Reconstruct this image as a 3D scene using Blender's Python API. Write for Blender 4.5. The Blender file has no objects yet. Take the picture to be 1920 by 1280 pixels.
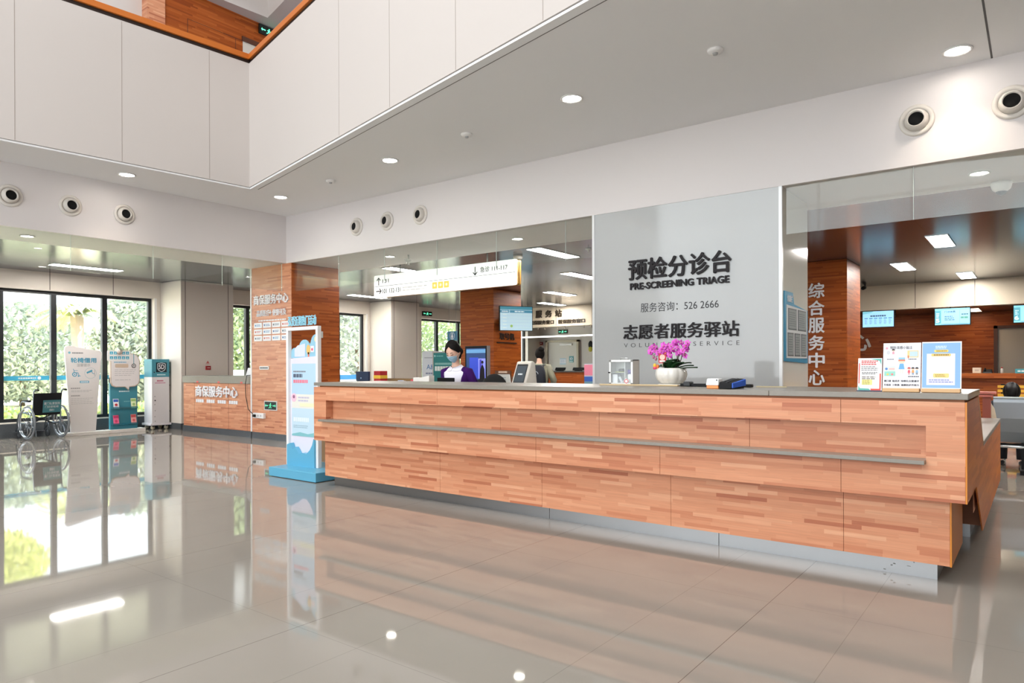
import bpy, bmesh, math, random
from mathutils import Vector, Matrix

random.seed(7)
SC = bpy.context.scene
COL = SC.collection
PI = math.pi

# ------------------------------------------------------------------ camera
cam_data = bpy.data.cameras.new('camera')
cam_data.sensor_width = 36.0
cam_data.lens = 1297.6 / 1920 * 36.0
cam_data.shift_y = (686.57 - 640) / 1920
cam_data.clip_end = 300
cam = bpy.data.objects.new('camera', cam_data)
COL.objects.link(cam)
_a = PI - math.radians(52.66)
_f = Vector((math.cos(_a), math.sin(_a), 0))
_r = Vector((math.sin(_a), -math.cos(_a), 0))
_roll = math.radians(0.2243)
_u = Vector((0, 0, 1))
_r2 = _r * math.cos(_roll) - _u * math.sin(_roll)
_u2 = _u * math.cos(_roll) + _r * math.sin(_roll)
cam.matrix_world = Matrix(((_r2.x, _u2.x, -_f.x, 0), (_r2.y, _u2.y, -_f.y, 0), (_r2.z, _u2.z, -_f.z, 1.23), (0, 0, 0, 1)))
SC.camera = cam

# ------------------------------------------------------------------ exposure, sky, sun, skylight, added front fill
SC.view_settings.view_transform = 'Standard'
SC.view_settings.look = 'None'
SC.view_settings.gamma = 1.0
SC.view_settings.use_curve_mapping = False
SC.view_settings.exposure = 0.4

world = bpy.data.worlds.new('overcast_sky')
SC.world = world
world.use_nodes = True
_bg = world.node_tree.nodes['Background']
_bg.inputs[0].default_value = (0.86, 0.93, 1.0, 1)
_bg.inputs[1].default_value = 3.3

sun_data = bpy.data.lights.new('sun', 'SUN')
sun_data.energy = 46.0
sun_data.angle = 0.02
sun_data.color = (1.0, 0.95, 0.86)
sun = bpy.data.objects.new('sun', sun_data)
COL.objects.link(sun)
sun.rotation_euler = Vector((-0.06, -0.62, -0.78)).to_track_quat('-Z', 'Y').to_euler()


def area(name, loc, direction, sx, sy, power, color):
    d = bpy.data.lights.new(name, 'AREA')
    d.shape = 'RECTANGLE'
    d.size, d.size_y = sx, sy
    d.energy = power
    d.color = color
    o = bpy.data.objects.new(name, d)
    COL.objects.link(o)
    o.location = loc
    o.rotation_euler = Vector(direction).to_track_quat('-Z', 'Y').to_euler()
    return o


area('atrium_skylight', (-3.4, -1.0, 11.7), (0, 0, -1), 9.0, 6.4, 880, (0.97, 0.985, 1.0))
area('front_fill_light', (-4.0, -7.4, 4.4), (0, 1, 0), 12.0, 8.0, 850, (0.96, 0.98, 1.0))  # added fill lamp behind the viewer, brightens the desk and bands


# ------------------------------------------------------------------ materials
def lin(c):
    c = c / 255.0
    return c / 12.92 if c <= 0.04045 else ((c + 0.055) / 1.055) ** 2.4


_mats = {}


def M(rgb, rough=0.5, metal=0.0, emit=0.0, spec=0.5, name=None, coat=0.0):
    key = (tuple(rgb), rough, metal, emit, spec, coat)
    if key in _mats:
        return _mats[key]
    m = bpy.data.materials.new(name or 'paint_%d_%d_%d' % tuple(rgb))
    m.use_nodes = True
    b = m.node_tree.nodes['Principled BSDF']
    c = (lin(rgb[0]), lin(rgb[1]), lin(rgb[2]), 1)
    b.inputs['Base Color'].default_value = c
    b.inputs['Roughness'].default_value = rough
    b.inputs['Metallic'].default_value = metal
    b.inputs['Specular IOR Level'].default_value = spec
    b.inputs['Coat Weight'].default_value = coat
    b.inputs['Coat Roughness'].default_value = 0.03
    if emit:
        b.inputs['Emission Color'].default_value = c
        b.inputs['Emission Strength'].default_value = emit
    _mats[key] = m
    return m


class NT:
    """tiny helper to wire shader nodes"""
    def __init__(self, name):
        self.m = bpy.data.materials.new(name)
        self.m.use_nodes = True
        self.t = self.m.node_tree
        self.b = self.t.nodes['Principled BSDF']

    def n(self, kind, **props):
        nd = self.t.nodes.new('ShaderNode' + kind)
        for k, v in props.items():
            setattr(nd, k, v)
        return nd

    def l(self, a, b):
        self.t.links.new(a, b)

    def math(self, op, a, b=None):
        nd = self.n('Math', operation=op)
        for i, v in enumerate((a, b)):
            if v is None:
                continue
            if isinstance(v, (int, float)):
                nd.inputs[i].default_value = v
            else:
                self.l(v, nd.inputs[i])
        return nd.outputs[0]


def wood_mat(name, shades, strip=0.037, length=0.46, rough=0.42, grain=0.25, spec=.4):
    w = NT(name)
    geo = w.n('NewGeometry')
    sep = w.n('SeparateXYZ')
    w.l(geo.outputs['Position'], sep.inputs[0])
    u = w.math('ADD', sep.outputs[0], sep.outputs[1])
    row = w.math('FLOOR', w.math('DIVIDE', sep.outputs[2], strip))
    wn = w.n('TexWhiteNoise', noise_dimensions='1D')
    w.l(row, wn.inputs['W'])
    uu = w.math('ADD', w.math('DIVIDE', u, length), w.math('MULTIPLY', wn.outputs['Value'], 9.0))
    # vary the strip lengths a little
    ns = w.n('TexNoise', noise_dimensions='2D')
    ns.inputs['Scale'].default_value = 0.9
    cv = w.n('CombineXYZ')
    w.l(uu, cv.inputs[0]); w.l(row, cv.inputs[1]); w.l(cv.outputs[0], ns.inputs['Vector'])
    uv = w.math('ADD', uu, w.math('MULTIPLY', ns.outputs['Fac'], 0.9))
    colm = w.math('FLOOR', uv)
    cb = w.n('CombineXYZ')
    w.l(row, cb.inputs[0]); w.l(colm, cb.inputs[1])
    wn2 = w.n('TexWhiteNoise', noise_dimensions='2D')
    w.l(cb.outputs[0], wn2.inputs['Vector'])
    ramp = w.n('ValToRGB')
    ramp.color_ramp.interpolation = 'LINEAR'
    els = ramp.color_ramp.elements
    while len(els) < len(shades):
        els.new(0.5)
    for i, (p, c) in enumerate(shades):
        els[i].position = p
        els[i].color = (lin(c[0]), lin(c[1]), lin(c[2]), 1)
    w.l(wn2.outputs['Value'], ramp.inputs[0])
    g = w.n('CombineXYZ')
    w.l(w.math('MULTIPLY', u, 5.0), g.inputs[0])
    w.l(w.math('MULTIPLY', sep.outputs[2], 130.0), g.inputs[1])
    w.l(w.math('MULTIPLY', wn2.outputs['Value'], 40.0), g.inputs[2])
    gn = w.n('TexNoise')
    gn.inputs['Scale'].default_value = 1.0
    gn.inputs['Detail'].default_value = 4.0
    w.l(g.outputs[0], gn.inputs['Vector'])
    fac = w.math('ADD', w.math('MULTIPLY', gn.outputs['Fac'], 2 * grain), 1.0 - grain)
    mx = w.n('MixRGB', blend_type='MULTIPLY')
    mx.inputs[0].default_value = 1.0
    w.l(ramp.outputs[0], mx.inputs[1])
    w.l(fac, mx.inputs[2])
    w.l(mx.outputs[0], w.b.inputs['Base Color'])
    w.b.inputs['Roughness'].default_value = rough
    w.b.inputs['Specular IOR Level'].default_value = spec
    return w.m


WOOD = wood_mat('butcher_block_laminate',
                [(0.0, (178, 106, 76)), (0.08, (196, 126, 92)), (0.3, (208, 142, 106)), (0.8, (214, 150, 114)), (1.0, (224, 166, 130))],
                0.025, 0.30, 0.38, 0.18)
WOOD_SHADED = wood_mat('shaded_block_laminate',  # same laminate as the desk, weaker inner light put into the colour
                 [(0.0, (132, 58, 12)), (0.3, (152, 72, 18)), (0.7, (162, 80, 24)), (1.0, (174, 92, 34))],
                 0.026, 0.5, 0.42, 0.22, .3)
ORANGE_EDGE = M((214, 132, 40), 0.35, name='varnished_edge_band')


def floor_mat():
    w = NT('polished_beige_floor_tile')
    geo = w.n('NewGeometry')
    sep = w.n('SeparateXYZ')
    w.l(geo.outputs['Position'], sep.inputs[0])
    # joints: long ones along Y every 0.42 m, cross joints every 1.26 m
    def joint(axis_out, off, period, half):
        f = w.math('FRACT', w.math('DIVIDE', w.math('SUBTRACT', axis_out, off), period))
        d = w.math('ABSOLUTE', w.math('SUBTRACT', f, 0.5))
        return w.math('GREATER_THAN', d, 0.5 - half / period)
    j = w.math('MAXIMUM', joint(sep.outputs[0], -2.80, 1.68, 0.0017), w.math('MULTIPLY', joint(sep.outputs[0], -0.70, 0.84, 0.0016), 0.4))
    j = w.math('MAXIMUM', j, w.math('MULTIPLY', joint(sep.outputs[1], 0.31, 1.68, 0.0016), 0.4))
    ns = w.n('TexNoise')
    ns.inputs['Scale'].default_value = 2.2
    ns.inputs['Detail'].default_value = 3
    w.l(geo.outputs['Position'], ns.inputs['Vector'])
    mx = w.n('MixRGB')
    w.l(ns.outputs['Fac'], mx.inputs[0])
    mx.inputs[1].default_value = (lin(146), lin(140), lin(131), 1)
    mx.inputs[2].default_value = (lin(153), lin(147), lin(138), 1)
    m2 = w.n('MixRGB')
    w.l(j, m2.inputs[0])
    w.l(mx.outputs[0], m2.inputs[1])
    m2.inputs[2].default_value = (lin(104), lin(95), lin(86), 1)
    w.l(m2.outputs[0], w.b.inputs['Base Color'])
    w.b.inputs['Roughness'].default_value = 0.035
    w.b.inputs['IOR'].default_value = 1.5
    wv = w.n('TexNoise')
    wv.inputs['Scale'].default_value = 0.9
    wv.inputs['Detail'].default_value = 1
    w.l(geo.outputs['Position'], wv.inputs['Vector'])
    bp = w.n('Bump')
    bp.inputs['Strength'].default_value = 0.05
    bp.inputs['Distance'].default_value = 0.02
    w.l(wv.outputs['Fac'], bp.inputs['Height'])
    w.l(bp.outputs[0], w.b.inputs['Normal'])
    return w.m


FLOOR = floor_mat()


def metal_ceiling():
    w = NT('dark_metal_strip_ceiling')
    geo = w.n('NewGeometry')
    sep = w.n('SeparateXYZ')
    w.l(geo.outputs['Position'], sep.inputs[0])
    def joint(o, period, half):
        f = w.math('FRACT', w.math('DIVIDE', o, period))
        d = w.math('ABSOLUTE', w.math('SUBTRACT', f, 0.5))
        return w.math('GREATER_THAN', d, 0.5 - half / period)
    j = w.math('MAXIMUM', joint(sep.outputs[0], 1.2, 0.006), joint(sep.outputs[1], 0.6, 0.005))
    mx = w.n('MixRGB')
    w.l(j, mx.inputs[0])
    mx.inputs[1].default_value = (0.12, 0.135, 0.17, 1)
    mx.inputs[2].default_value = (0.05, 0.05, 0.05, 1)
    w.l(mx.outputs[0], w.b.inputs['Base Color'])
    w.b.inputs['Metallic'].default_value = 0.75
    w.b.inputs['Roughness'].default_value = 0.18
    return w.m


METAL_CEIL = metal_ceiling()


def stone_mat(name, a, b, rough=0.35):
    w = NT(name)
    tc = w.n('NewGeometry')
    ns = w.n('TexNoise')
    ns.inputs['Scale'].default_value = 45
    ns.inputs['Detail'].default_value = 6
    w.l(tc.outputs['Position'], ns.inputs['Vector'])
    mx = w.n('MixRGB')
    w.l(ns.outputs['Fac'], mx.inputs[0])
    mx.inputs[1].default_value = (lin(a[0]), lin(a[1]), lin(a[2]), 1)
    mx.inputs[2].default_value = (lin(b[0]), lin(b[1]), lin(b[2]), 1)
    w.l(mx.outputs[0], w.b.inputs['Base Color'])
    w.b.inputs['Roughness'].default_value = rough
    return w.m


STONE = stone_mat('grey_solid_surface', (132, 126, 116), (144, 138, 128), 0.3)
DARKSTONE = stone_mat('dark_grey_skirting_stone', (70, 74, 78), (86, 90, 94), 0.2)
HEDGE = None


def steel(name, c, rough):
    w = NT(name)
    geo = w.n('NewGeometry')
    ns = w.n('TexNoise')
    ns.inputs['Scale'].default_value = 3.0
    w.l(geo.outputs['Position'], ns.inputs['Vector'])
    bp = w.n('Bump')
    bp.inputs['Strength'].default_value = 0.12
    bp.inputs['Distance'].default_value = 0.01
    w.l(ns.outputs['Fac'], bp.inputs['Height'])
    w.l(bp.outputs[0], w.b.inputs['Normal'])
    w.b.inputs['Base Color'].default_value = c
    w.b.inputs['Metallic'].default_value = 1.0
    w.b.inputs['Roughness'].default_value = rough
    return w.m


STEEL = steel('brushed_steel_kick_plate', (0.34, 0.345, 0.35, 1), 0.34)


def thin_glass(name, tint, refl=1.0, body=0.0, bodycol=(0.7, 0.75, 0.72)):
    m = bpy.data.materials.new(name)
    m.use_nodes = True
    t = m.node_tree
    t.nodes.clear()
    out = t.nodes.new('ShaderNodeOutputMaterial')
    tr = t.nodes.new('ShaderNodeBsdfTransparent')
    tr.inputs[0].default_value = (*tint, 1)
    gl = t.nodes.new('ShaderNodeBsdfGlossy')
    gl.inputs['Roughness'].default_value = 0.0
    fr = t.nodes.new('ShaderNodeFresnel')
    ge = t.nodes.new('ShaderNodeNewGeometry')       # same reflectance on both faces of the pane
    io = t.nodes.new('ShaderNodeMapRange')
    io.inputs['To Min'].default_value = 1.5
    io.inputs['To Max'].default_value = 1 / 1.5
    t.links.new(ge.outputs['Backfacing'], io.inputs['Value'])
    t.links.new(io.outputs[0], fr.inputs[0])
    mul = t.nodes.new('ShaderNodeMath')
    mul.operation = 'MULTIPLY'
    mul.inputs[1].default_value = refl
    t.links.new(fr.outputs[0], mul.inputs[0])
    mix = t.nodes.new('ShaderNodeMixShader')
    t.links.new(mul.outputs[0], mix.inputs[0])
    t.links.new(tr.outputs[0], mix.inputs[1])
    t.links.new(gl.outputs[0], mix.inputs[2])
    last = mix.outputs[0]
    if body:
        df = t.nodes.new('ShaderNodeBsdfDiffuse')
        df.inputs[0].default_value = (*bodycol, 1)
        m2 = t.nodes.new('ShaderNodeMixShader')
        m2.inputs[0].default_value = body
        t.links.new(last, m2.inputs[1])
        t.links.new(df.outputs[0], m2.inputs[2])
        last = m2.outputs[0]
    t.links.new(last, out.inputs[0])
    return m


GLASS = thin_glass('window_glass', (0.96, 0.98, 0.975), 0.9)
SMOKE_GLASS = thin_glass('clear_smoke_curtain_glass', (0.955, 0.975, 0.955), 0.9, 0.03, (0.62, 0.66, 0.62))
ACRYLIC = thin_glass('clear_acrylic', (0.95, 0.97, 0.97), 1.0, 0.02, (0.9, 0.92, 0.95))

WHITE_WALL = M((193, 186, 181), 0.6, name='warm_white_wall_panel')
BAND = M((226, 221, 220), 0.55, name='white_painted_band')
SOFFIT = M((240, 240, 241), 0.7, name='white_painted_soffit')
BEIGE = M((226, 217, 205), 0.45, name='beige_wall_panel')
PALEWALL = M((216, 209, 204), 0.5, name='pale_plaster')
WHITEGLASS = M((188, 191, 191), 0.06, name='back_painted_white_glass', spec=0.5)
GREYGLASS = M((232, 233, 226), 0.07, name='back_painted_grey_glass', spec=0.5)
BLACKFRAME = M((20, 24, 30), 0.4, name='black_window_frame')
BLACK = M((12, 12, 14), 0.5, spec=.25, name='black_plastic')
WHITE = M((238, 236, 234), 0.4, name='white_plastic')
CHROME = M((205, 208, 212), 0.16, 1.0, name='polished_chrome')
ALU = M((190, 192, 194), 0.32, 1.0, name='satin_aluminium')
TEAL = M((62, 140, 158), 0.45, name='teal_board')
LAMP = M((255, 250, 244), 0.5, 0, 50.0, name='lamp_diffuser')
LAMP2 = M((255, 226, 190), 0.5, 0, 9.0, name='booth_lamp_diffuser')
LETTER = M((36, 32, 35), 0.5, spec=.25, name='dark_acrylic_letters')
LETTERW = M((238, 238, 242), 0.4, name='white_acrylic_letters')

# ------------------------------------------------------------------ mesh builder
_wloc = {}


class MB:
    def __init__(self, X=None):
        self.v, self.f, self.mi, self.sm, self.mats = [], [], [], [], []
        self.X = X
        self.cur = 0
        self.smooth = False

    def use(self, m):
        if m not in self.mats:
            self.mats.append(m)
        self.cur = self.mats.index(m)
        return self

    def add(self, vs, fs, smooth=None):
        b = len(self.v)
        for p in vs:
            p = Vector(p)
            self.v.append(self.X @ p if self.X is not None else p)
        for f in fs:
            self.f.append([b + i for i in f])
            self.mi.append(self.cur)
            self.sm.append(self.smooth if smooth is None else smooth)
        return self

    def box(self, x0, x1, y0, y1, z0, z1):
        vs = [(x, y, z) for z in (z0, z1) for y in (y0, y1) for x in (x0, x1)]
        return self.add(vs, [(0, 2, 3, 1), (4, 5, 7, 6), (0, 1, 5, 4), (2, 6, 7, 3), (0, 4, 6, 2), (1, 3, 7, 5)], False)

    def hexa(self, bot, top):
        vs = list(bot) + list(top)
        return self.add(vs, [(3, 2, 1, 0), (4, 5, 6, 7), (0, 1, 5, 4), (1, 2, 6, 5), (2, 3, 7, 6), (3, 0, 4, 7)], False)

    def prism(self, poly, fn, d0, d1, smooth=False):
        """poly of (a,b); fn(a,b,d) -> xyz"""
        n = len(poly)
        vs = [fn(a, b, d0) for a, b in poly] + [fn(a, b, d1) for a, b in poly]
        fs = [tuple(range(n))[::-1], tuple(range(n, 2 * n))]
        self.add(vs, fs, False)
        base = len(self.v) - 2 * n
        for i in range(n):
            j = (i + 1) % n
            self.f.append([base + i, base + j, base + n + j, base + n + i])
            self.mi.append(self.cur)
            self.sm.append(smooth)
        return self

    def lathe(self, prof, c=(0, 0, 0), n=24, axis='Z', flute=None):
        vs, fs = [], []
        for r, h in prof:
            for i in range(n):
                a = 2 * PI * i / n
                rr = r * (flute(a, h) if flute else 1)
                p = (rr * math.cos(a), rr * math.sin(a), h)
                if axis == 'X':
                    p = (p[2], p[0], p[1])
                elif axis == 'Y':
                    p = (p[1], p[2], p[0])
                vs.append((c[0] + p[0], c[1] + p[1], c[2] + p[2]))
        k = len(prof)
        for j in range(k - 1):
            for i in range(n):
                i2 = (i + 1) % n
                fs.append((j * n + i, j * n + i2, (j + 1) * n + i2, (j + 1) * n + i))
        self.add(vs, fs, True)
        base = len(self.v) - k * n
        for ring, rev in ((0, True), (k - 1, False)):
            if prof[ring][0] > 1e-6:
                ids = [base + ring * n + i for i in range(n)]
                self.f.append(ids[::-1] if rev else ids)
                self.mi.append(self.cur)
                self.sm.append(False)
        return self

    def tube(self, pts, r, n=10, close=False, radii=None):
        pts = [Vector(p) for p in pts]
        k = len(pts)
        vs, fs = [], []
        prev = None
        for i, p in enumerate(pts):
            if close:
                t = pts[(i + 1) % k] - pts[i - 1]
            else:
                t = pts[min(i + 1, k - 1)] - pts[max(i - 1, 0)]
            t.normalize()
            if prev is None:
                a = Vector((0, 0, 1)) if abs(t.z) < 0.9 else Vector((1, 0, 0))
                s = t.cross(a).normalized()
            else:
                s = (prev - t * prev.dot(t))
                s = s.normalized() if s.length > 1e-6 else t.orthogonal().normalized()
            prev = s
            w = t.cross(s)
            rr = radii[i] if radii else r
            if isinstance(rr, (int, float)):
                rr = (rr, rr)
            for q in range(n):
                an = 2 * PI * q / n
                vs.append(p + s * (math.cos(an) * rr[0]) + w * (math.sin(an) * rr[1]))
        m = k if close else k - 1
        for i in range(m):
            i2 = (i + 1) % k
            for q in range(n):
                q2 = (q + 1) % n
                fs.append((i * n + q, i * n + q2, i2 * n + q2, i2 * n + q))
        if not close:
            fs.append(tuple(range(n))[::-1])
            fs.append(tuple((k - 1) * n + q for q in range(n)))
        return self.add(vs, fs, True)

    def ring(self, c, R, r, axis, n=40, m=8):
        """torus; axis is the wheel axle direction"""
        ax = Vector(axis).normalized()
        s = ax.orthogonal().normalized()
        w = ax.cross(s)
        c = Vector(c)
        return self.tube([c + s * (R * math.cos(2 * PI * i / n)) + w * (R * math.sin(2 * PI * i / n)) for i in range(n)], r, m, True)

    def ball(self, c, r, n=16, m=10):
        rx, ry, rz = (r, r, r) if isinstance(r, (int, float)) else r
        vs, fs = [], []
        for j in range(m + 1):
            th = PI * j / m
            for i in range(n):
                a = 2 * PI * i / n
                vs.append((c[0] + rx * math.sin(th) * math.cos(a), c[1] + ry * math.sin(th) * math.sin(a), c[2] + rz * math.cos(th)))
        for j in range(m):
            for i in range(n):
                i2 = (i + 1) % n
                fs.append((j * n + i, (j + 1) * n + i, (j + 1) * n + i2, j * n + i2))
        return self.add(vs, fs, True)

    def loft(self, rings, caps=True, smooth=True, closed=True):
        k, n = len(rings), len(rings[0])
        vs = [p for r in rings for p in r]
        fs = []
        for j in range(k - 1):
            for i in range(n if closed else n - 1):
                i2 = (i + 1) % n
                fs.append((j * n + i, j * n + i2, (j + 1) * n + i2, (j + 1) * n + i))
        if caps and closed:
            fs.append(tuple(range(n))[::-1])
            fs.append(tuple((k - 1) * n + i for i in range(n)))
        return self.add(vs, fs, smooth)

    def build(self, name, mat=None, parent=None, bevel=0, label=None, seg=2, mods=None, origin=None):
        me = bpy.data.meshes.new(name)
        lo = [min(p[i] for p in self.v) for i in range(3)]
        hi = [max(p[i] for p in self.v) for i in range(3)]
        c = Vector(origin) if origin else Vector(((lo[0] + hi[0]) / 2, (lo[1] + hi[1]) / 2, lo[2]))
        me.from_pydata([tuple(p - c) for p in self.v], [], self.f)
        ms = self.mats if mat is None else [mat]
        for m in ms:
            me.materials.append(m)
        if mat is None:
            me.polygons.foreach_set('material_index', self.mi)
        me.polygons.foreach_set('use_smooth', self.sm)
        me.update()
        bm = bmesh.new()
        bm.from_mesh(me)
        bmesh.ops.recalc_face_normals(bm, faces=bm.faces)
        bm.to_mesh(me)
        bm.free()
        o = bpy.data.objects.new(name, me)
        COL.objects.link(o)
        put(o, c, parent)
        if bevel:
            b = o.modifiers.new('bevel', 'BEVEL')
            b.width = bevel
            b.segments = seg
            b.limit_method = 'ANGLE'
            b.angle_limit = 0.7
            b.harden_normals = False
        if label:
            o['label'] = label
        return o


def put(o, c, parent):
    _wloc[o.name] = Vector(c)
    if parent is not None:
        o.parent = parent
        o.location = Vector(c) - _wloc[parent.name]
    else:
        o.location = c


def tag(o, label, cat, group=None):
    o['label'] = label
    o['category'] = cat
    if group:
        o['group'] = group
    return o


def thing(name, loc, label, cat, group=None):
    o = bpy.data.objects.new(name, None)
    o.empty_display_size = 0.1
    COL.objects.link(o)
    put(o, Vector(loc), None)
    return tag(o, label, cat, group)


def struct(o):
    o['kind'] = 'structure'
    return o


def sempty(name, loc):
    o = bpy.data.objects.new(name, None)
    COL.objects.link(o)
    put(o, Vector(loc), None)
    return struct(o)


def copy_tree(o, loc, label=None, rz=None):
    def rec(src, par):
        c = src.copy()
        COL.objects.link(c)
        if par is not None:
            c.parent = par
        for ch in src.children:
            rec(ch, c)
        return c
    r = rec(o, None)
    r.location = loc
    if rz is not None:
        r.rotation_euler.z = rz
    _wloc[r.name] = Vector(loc)
    if label:
        r['label'] = label
    return r


def bx(name, x0, x1, y0, y1, z0, z1, mat, parent=None, bevel=0, label=None):
    return MB().box(x0, x1, y0, y1, z0, z1).build(name, mat, parent, bevel, label)


# ------------------------------------------------------------------ flat printing and lettering on a face
class Face:
    """a plane to print on: origin, u direction, v direction, outward normal"""
    def __init__(self, o, u, v=(0, 0, 1)):
        self.o, self.u, self.vv = Vector(o), Vector(u).normalized(), Vector(v).normalized()
        self.n = self.u.cross(self.vv).normalized()

    def p(self, a, b, d=0.0):
        return self.o + self.u * a + self.vv * b + self.n * d


def face_y(y):      # looks towards -Y, u is world X, v is world Z
    return Face((0, y, 0), (1, 0, 0))


def face_x(x):      # looks towards +X, u is world Y, v is world Z
    return Face((x, 0, 0), (0, 1, 0))


class Ink(MB):
    def __init__(self, face, step=0.0007):
        super().__init__()
        self.face, self.step = face, step

    def poly(self, pts, rgb, layer=1, emit=0.0, rough=0.5):
        self.use(M(rgb, rough, 0, emit))
        self.prism(pts, lambda a, b, d: self.face.p(a, b, d), 0.0, self.step * layer)
        return self

    def rect(self, u0, u1, v0, v1, rgb, layer=1, emit=0.0):
        return self.poly([(u0, v0), (u1, v0), (u1, v1), (u0, v1)], rgb, layer, emit)

    def rrect(self, u0, u1, v0, v1, r, rgb, layer=1, emit=0.0):
        return self.poly(round_rect(u0, u1, v0, v1, r), rgb, layer, emit)

    def disc(self, u, v, ru, rgb, layer=1, rv=None, n=18, emit=0.0):
        rv = rv or ru
        return self.poly([(u + ru * math.cos(2 * PI * i / n), v + rv * math.sin(2 * PI * i / n)) for i in range(n)], rgb, layer, emit)

    def stroke(self, pts, w, rgb, layer=1, emit=0.0):
        for (a, b), (c, d) in zip(pts[:-1], pts[1:]):
            L = math.hypot(c - a, d - b) or 1e-6
            nx, ny = -(d - b) / L * w / 2, (c - a) / L * w / 2
            self.poly([(a + nx, b + ny), (a - nx, b - ny), (c - nx, d - ny), (c + nx, d + ny)], rgb, layer, emit)
        return self

    def bars(self, u0, u1, v0, v1, rows, rgb, layer=2, fill=0.5, words=4, emit=0.0, rag=0.25):
        """rows of small print too fine to read: dashes"""
        h = (v1 - v0) / rows
        for r in range(rows):
            y = v1 - (r + 0.5) * h
            end = u1 - (u1 - u0) * rag * random.random() if rows > 1 else u1
            x = u0
            while x < end - 1e-4:
                w = min((u1 - u0) / words * random.uniform(0.5, 1.0), end - x)
                self.rect(x, x + w, y - h * fill / 2, y + h * fill / 2, rgb, layer, emit)
                x += w + (u1 - u0) / words * 0.14
        return self


def round_rect(u0, u1, v0, v1, r, n=5):
    pts = []
    for cx, cy, a0 in ((u1 - r, v0 + r, -PI / 2), (u1 - r, v1 - r, 0), (u0 + r, v1 - r, PI / 2), (u0 + r, v0 + r, PI)):
        for i in range(n + 1):
            a = a0 + PI / 2 * i / n
            pts.append((cx + r * math.cos(a), cy + r * math.sin(a)))
    return pts


_texts = []


def text(name, body, face, u0, u1, v0, v1, mat, parent, depth=0.004, bold=0.0, lift=0.0, space=1.0, label=None, slant=0.0):
    """lettering stretched to fill the rectangle u0..u1, v0..v1 of a face; the mesh is filled in at the end"""
    me = bpy.data.meshes.new(name)
    me.materials.append(mat)
    o = bpy.data.objects.new(name, me)
    COL.objects.link(o)
    put(o, face.p((u0 + u1) / 2, v0, lift), parent)
    if label:
        o['label'] = label
    _texts.append((o, body, face, (u0, u1, v0, v1), depth, bold, lift, space, slant))
    return o


def finish_texts():
    jobs = []
    for o, body, face, rc, depth, bold, lift, space, slant in _texts:
        cu = bpy.data.curves.new('lettering', 'FONT')
        cu.body = body
        cu.size = 1.0
        cu.offset = min(bold, 0)
        cu.space_character = space
        cu.shear = slant
        cu.resolution_u = 3
        cu.extrude = 0.5
        t = bpy.data.objects.new('lettering', cu)
        COL.objects.link(t)
        jobs.append(t)
    dg = bpy.context.evaluated_depsgraph_get()
    dg.update()
    for t, (o, body, face, (u0, u1, v0, v1), depth, bold, lift, space, slant) in zip(jobs, _texts):
        me = bpy.data.meshes.new_from_object(t.evaluated_get(dg))
        vs = [v.co.copy() for v in me.vertices]
        if not vs:
            continue
        xs = [v.x for v in vs]; ys = [v.y for v in vs]
        x0, x1, y0, y1 = min(xs), max(xs), min(ys), max(ys)
        base = face.p((u0 + u1) / 2, v0, lift)
        pts, fs = [], []
        W, Hh = u1 - u0, v1 - v0
        bw = bold * W / max(x1 - x0, 1e-6) * 1.1
        shifts = [(0, 0)] if bold <= 0 else [(-bw, 0), (bw, 0), (0, -bw), (0, bw), (0, 0)]
        for k, (sx, sy) in enumerate(shifts):
            off = len(pts)
            for v in vs:
                a = u0 + bw + (v.x - x0) / max(x1 - x0, 1e-6) * (W - 2 * bw) + sx
                b = v0 + bw + (v.y - y0) / max(y1 - y0, 1e-6) * (Hh - 2 * bw) + sy
                pts.append(tuple(face.p(a, b, lift + (v.z + 0.5) * depth * (1 - .04 * k)) - base))
            fs += [tuple(off + i for i in p.vertices) for p in me.polygons]
        o.data.from_pydata(pts, [], fs)
        o.data.update()
        bpy.data.meshes.remove(me)
    for t in jobs:
        cu = t.data
        bpy.data.objects.remove(t)
        bpy.data.curves.remove(cu)
# ================================================================== the setting
struct(bx('floor', -14.75, 8.2, -8.0, 22.0, -0.12, 0.0, FLOOR))
XW = -14.42
CEIL = 2.98

# outer window wall: low upstand, lintel, piers
wins = [(1.35, 6.83), (8.30, 12.44), (14.53, 19.82)]
w = MB()
w.box(XW - .3, XW, -8, 22, 0.0, 0.27)
w.box(XW - .3, XW, -8, 22, 2.65, 3.6)
ys = [-8] + [v for p in wins for v in p] + [22]
for i in range(0, len(ys), 2):
    w.box(XW - .3, XW, ys[i], ys[i + 1], 0.27, 2.65)
wl = struct(w.build('wall_left', BEIGE))
jm = M((96, 88, 78), 0.6)
for y in (3.86, 4.95, 6.04):
    bx('panel_joint', XW - .01, XW + .0015, y - .006, y + .006, 2.66, CEIL, jm, wl)
sk = struct(bx('baseboard_left', XW, XW + .02, -8, 6.95, 0, 0.25, DARKSTONE))

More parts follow.
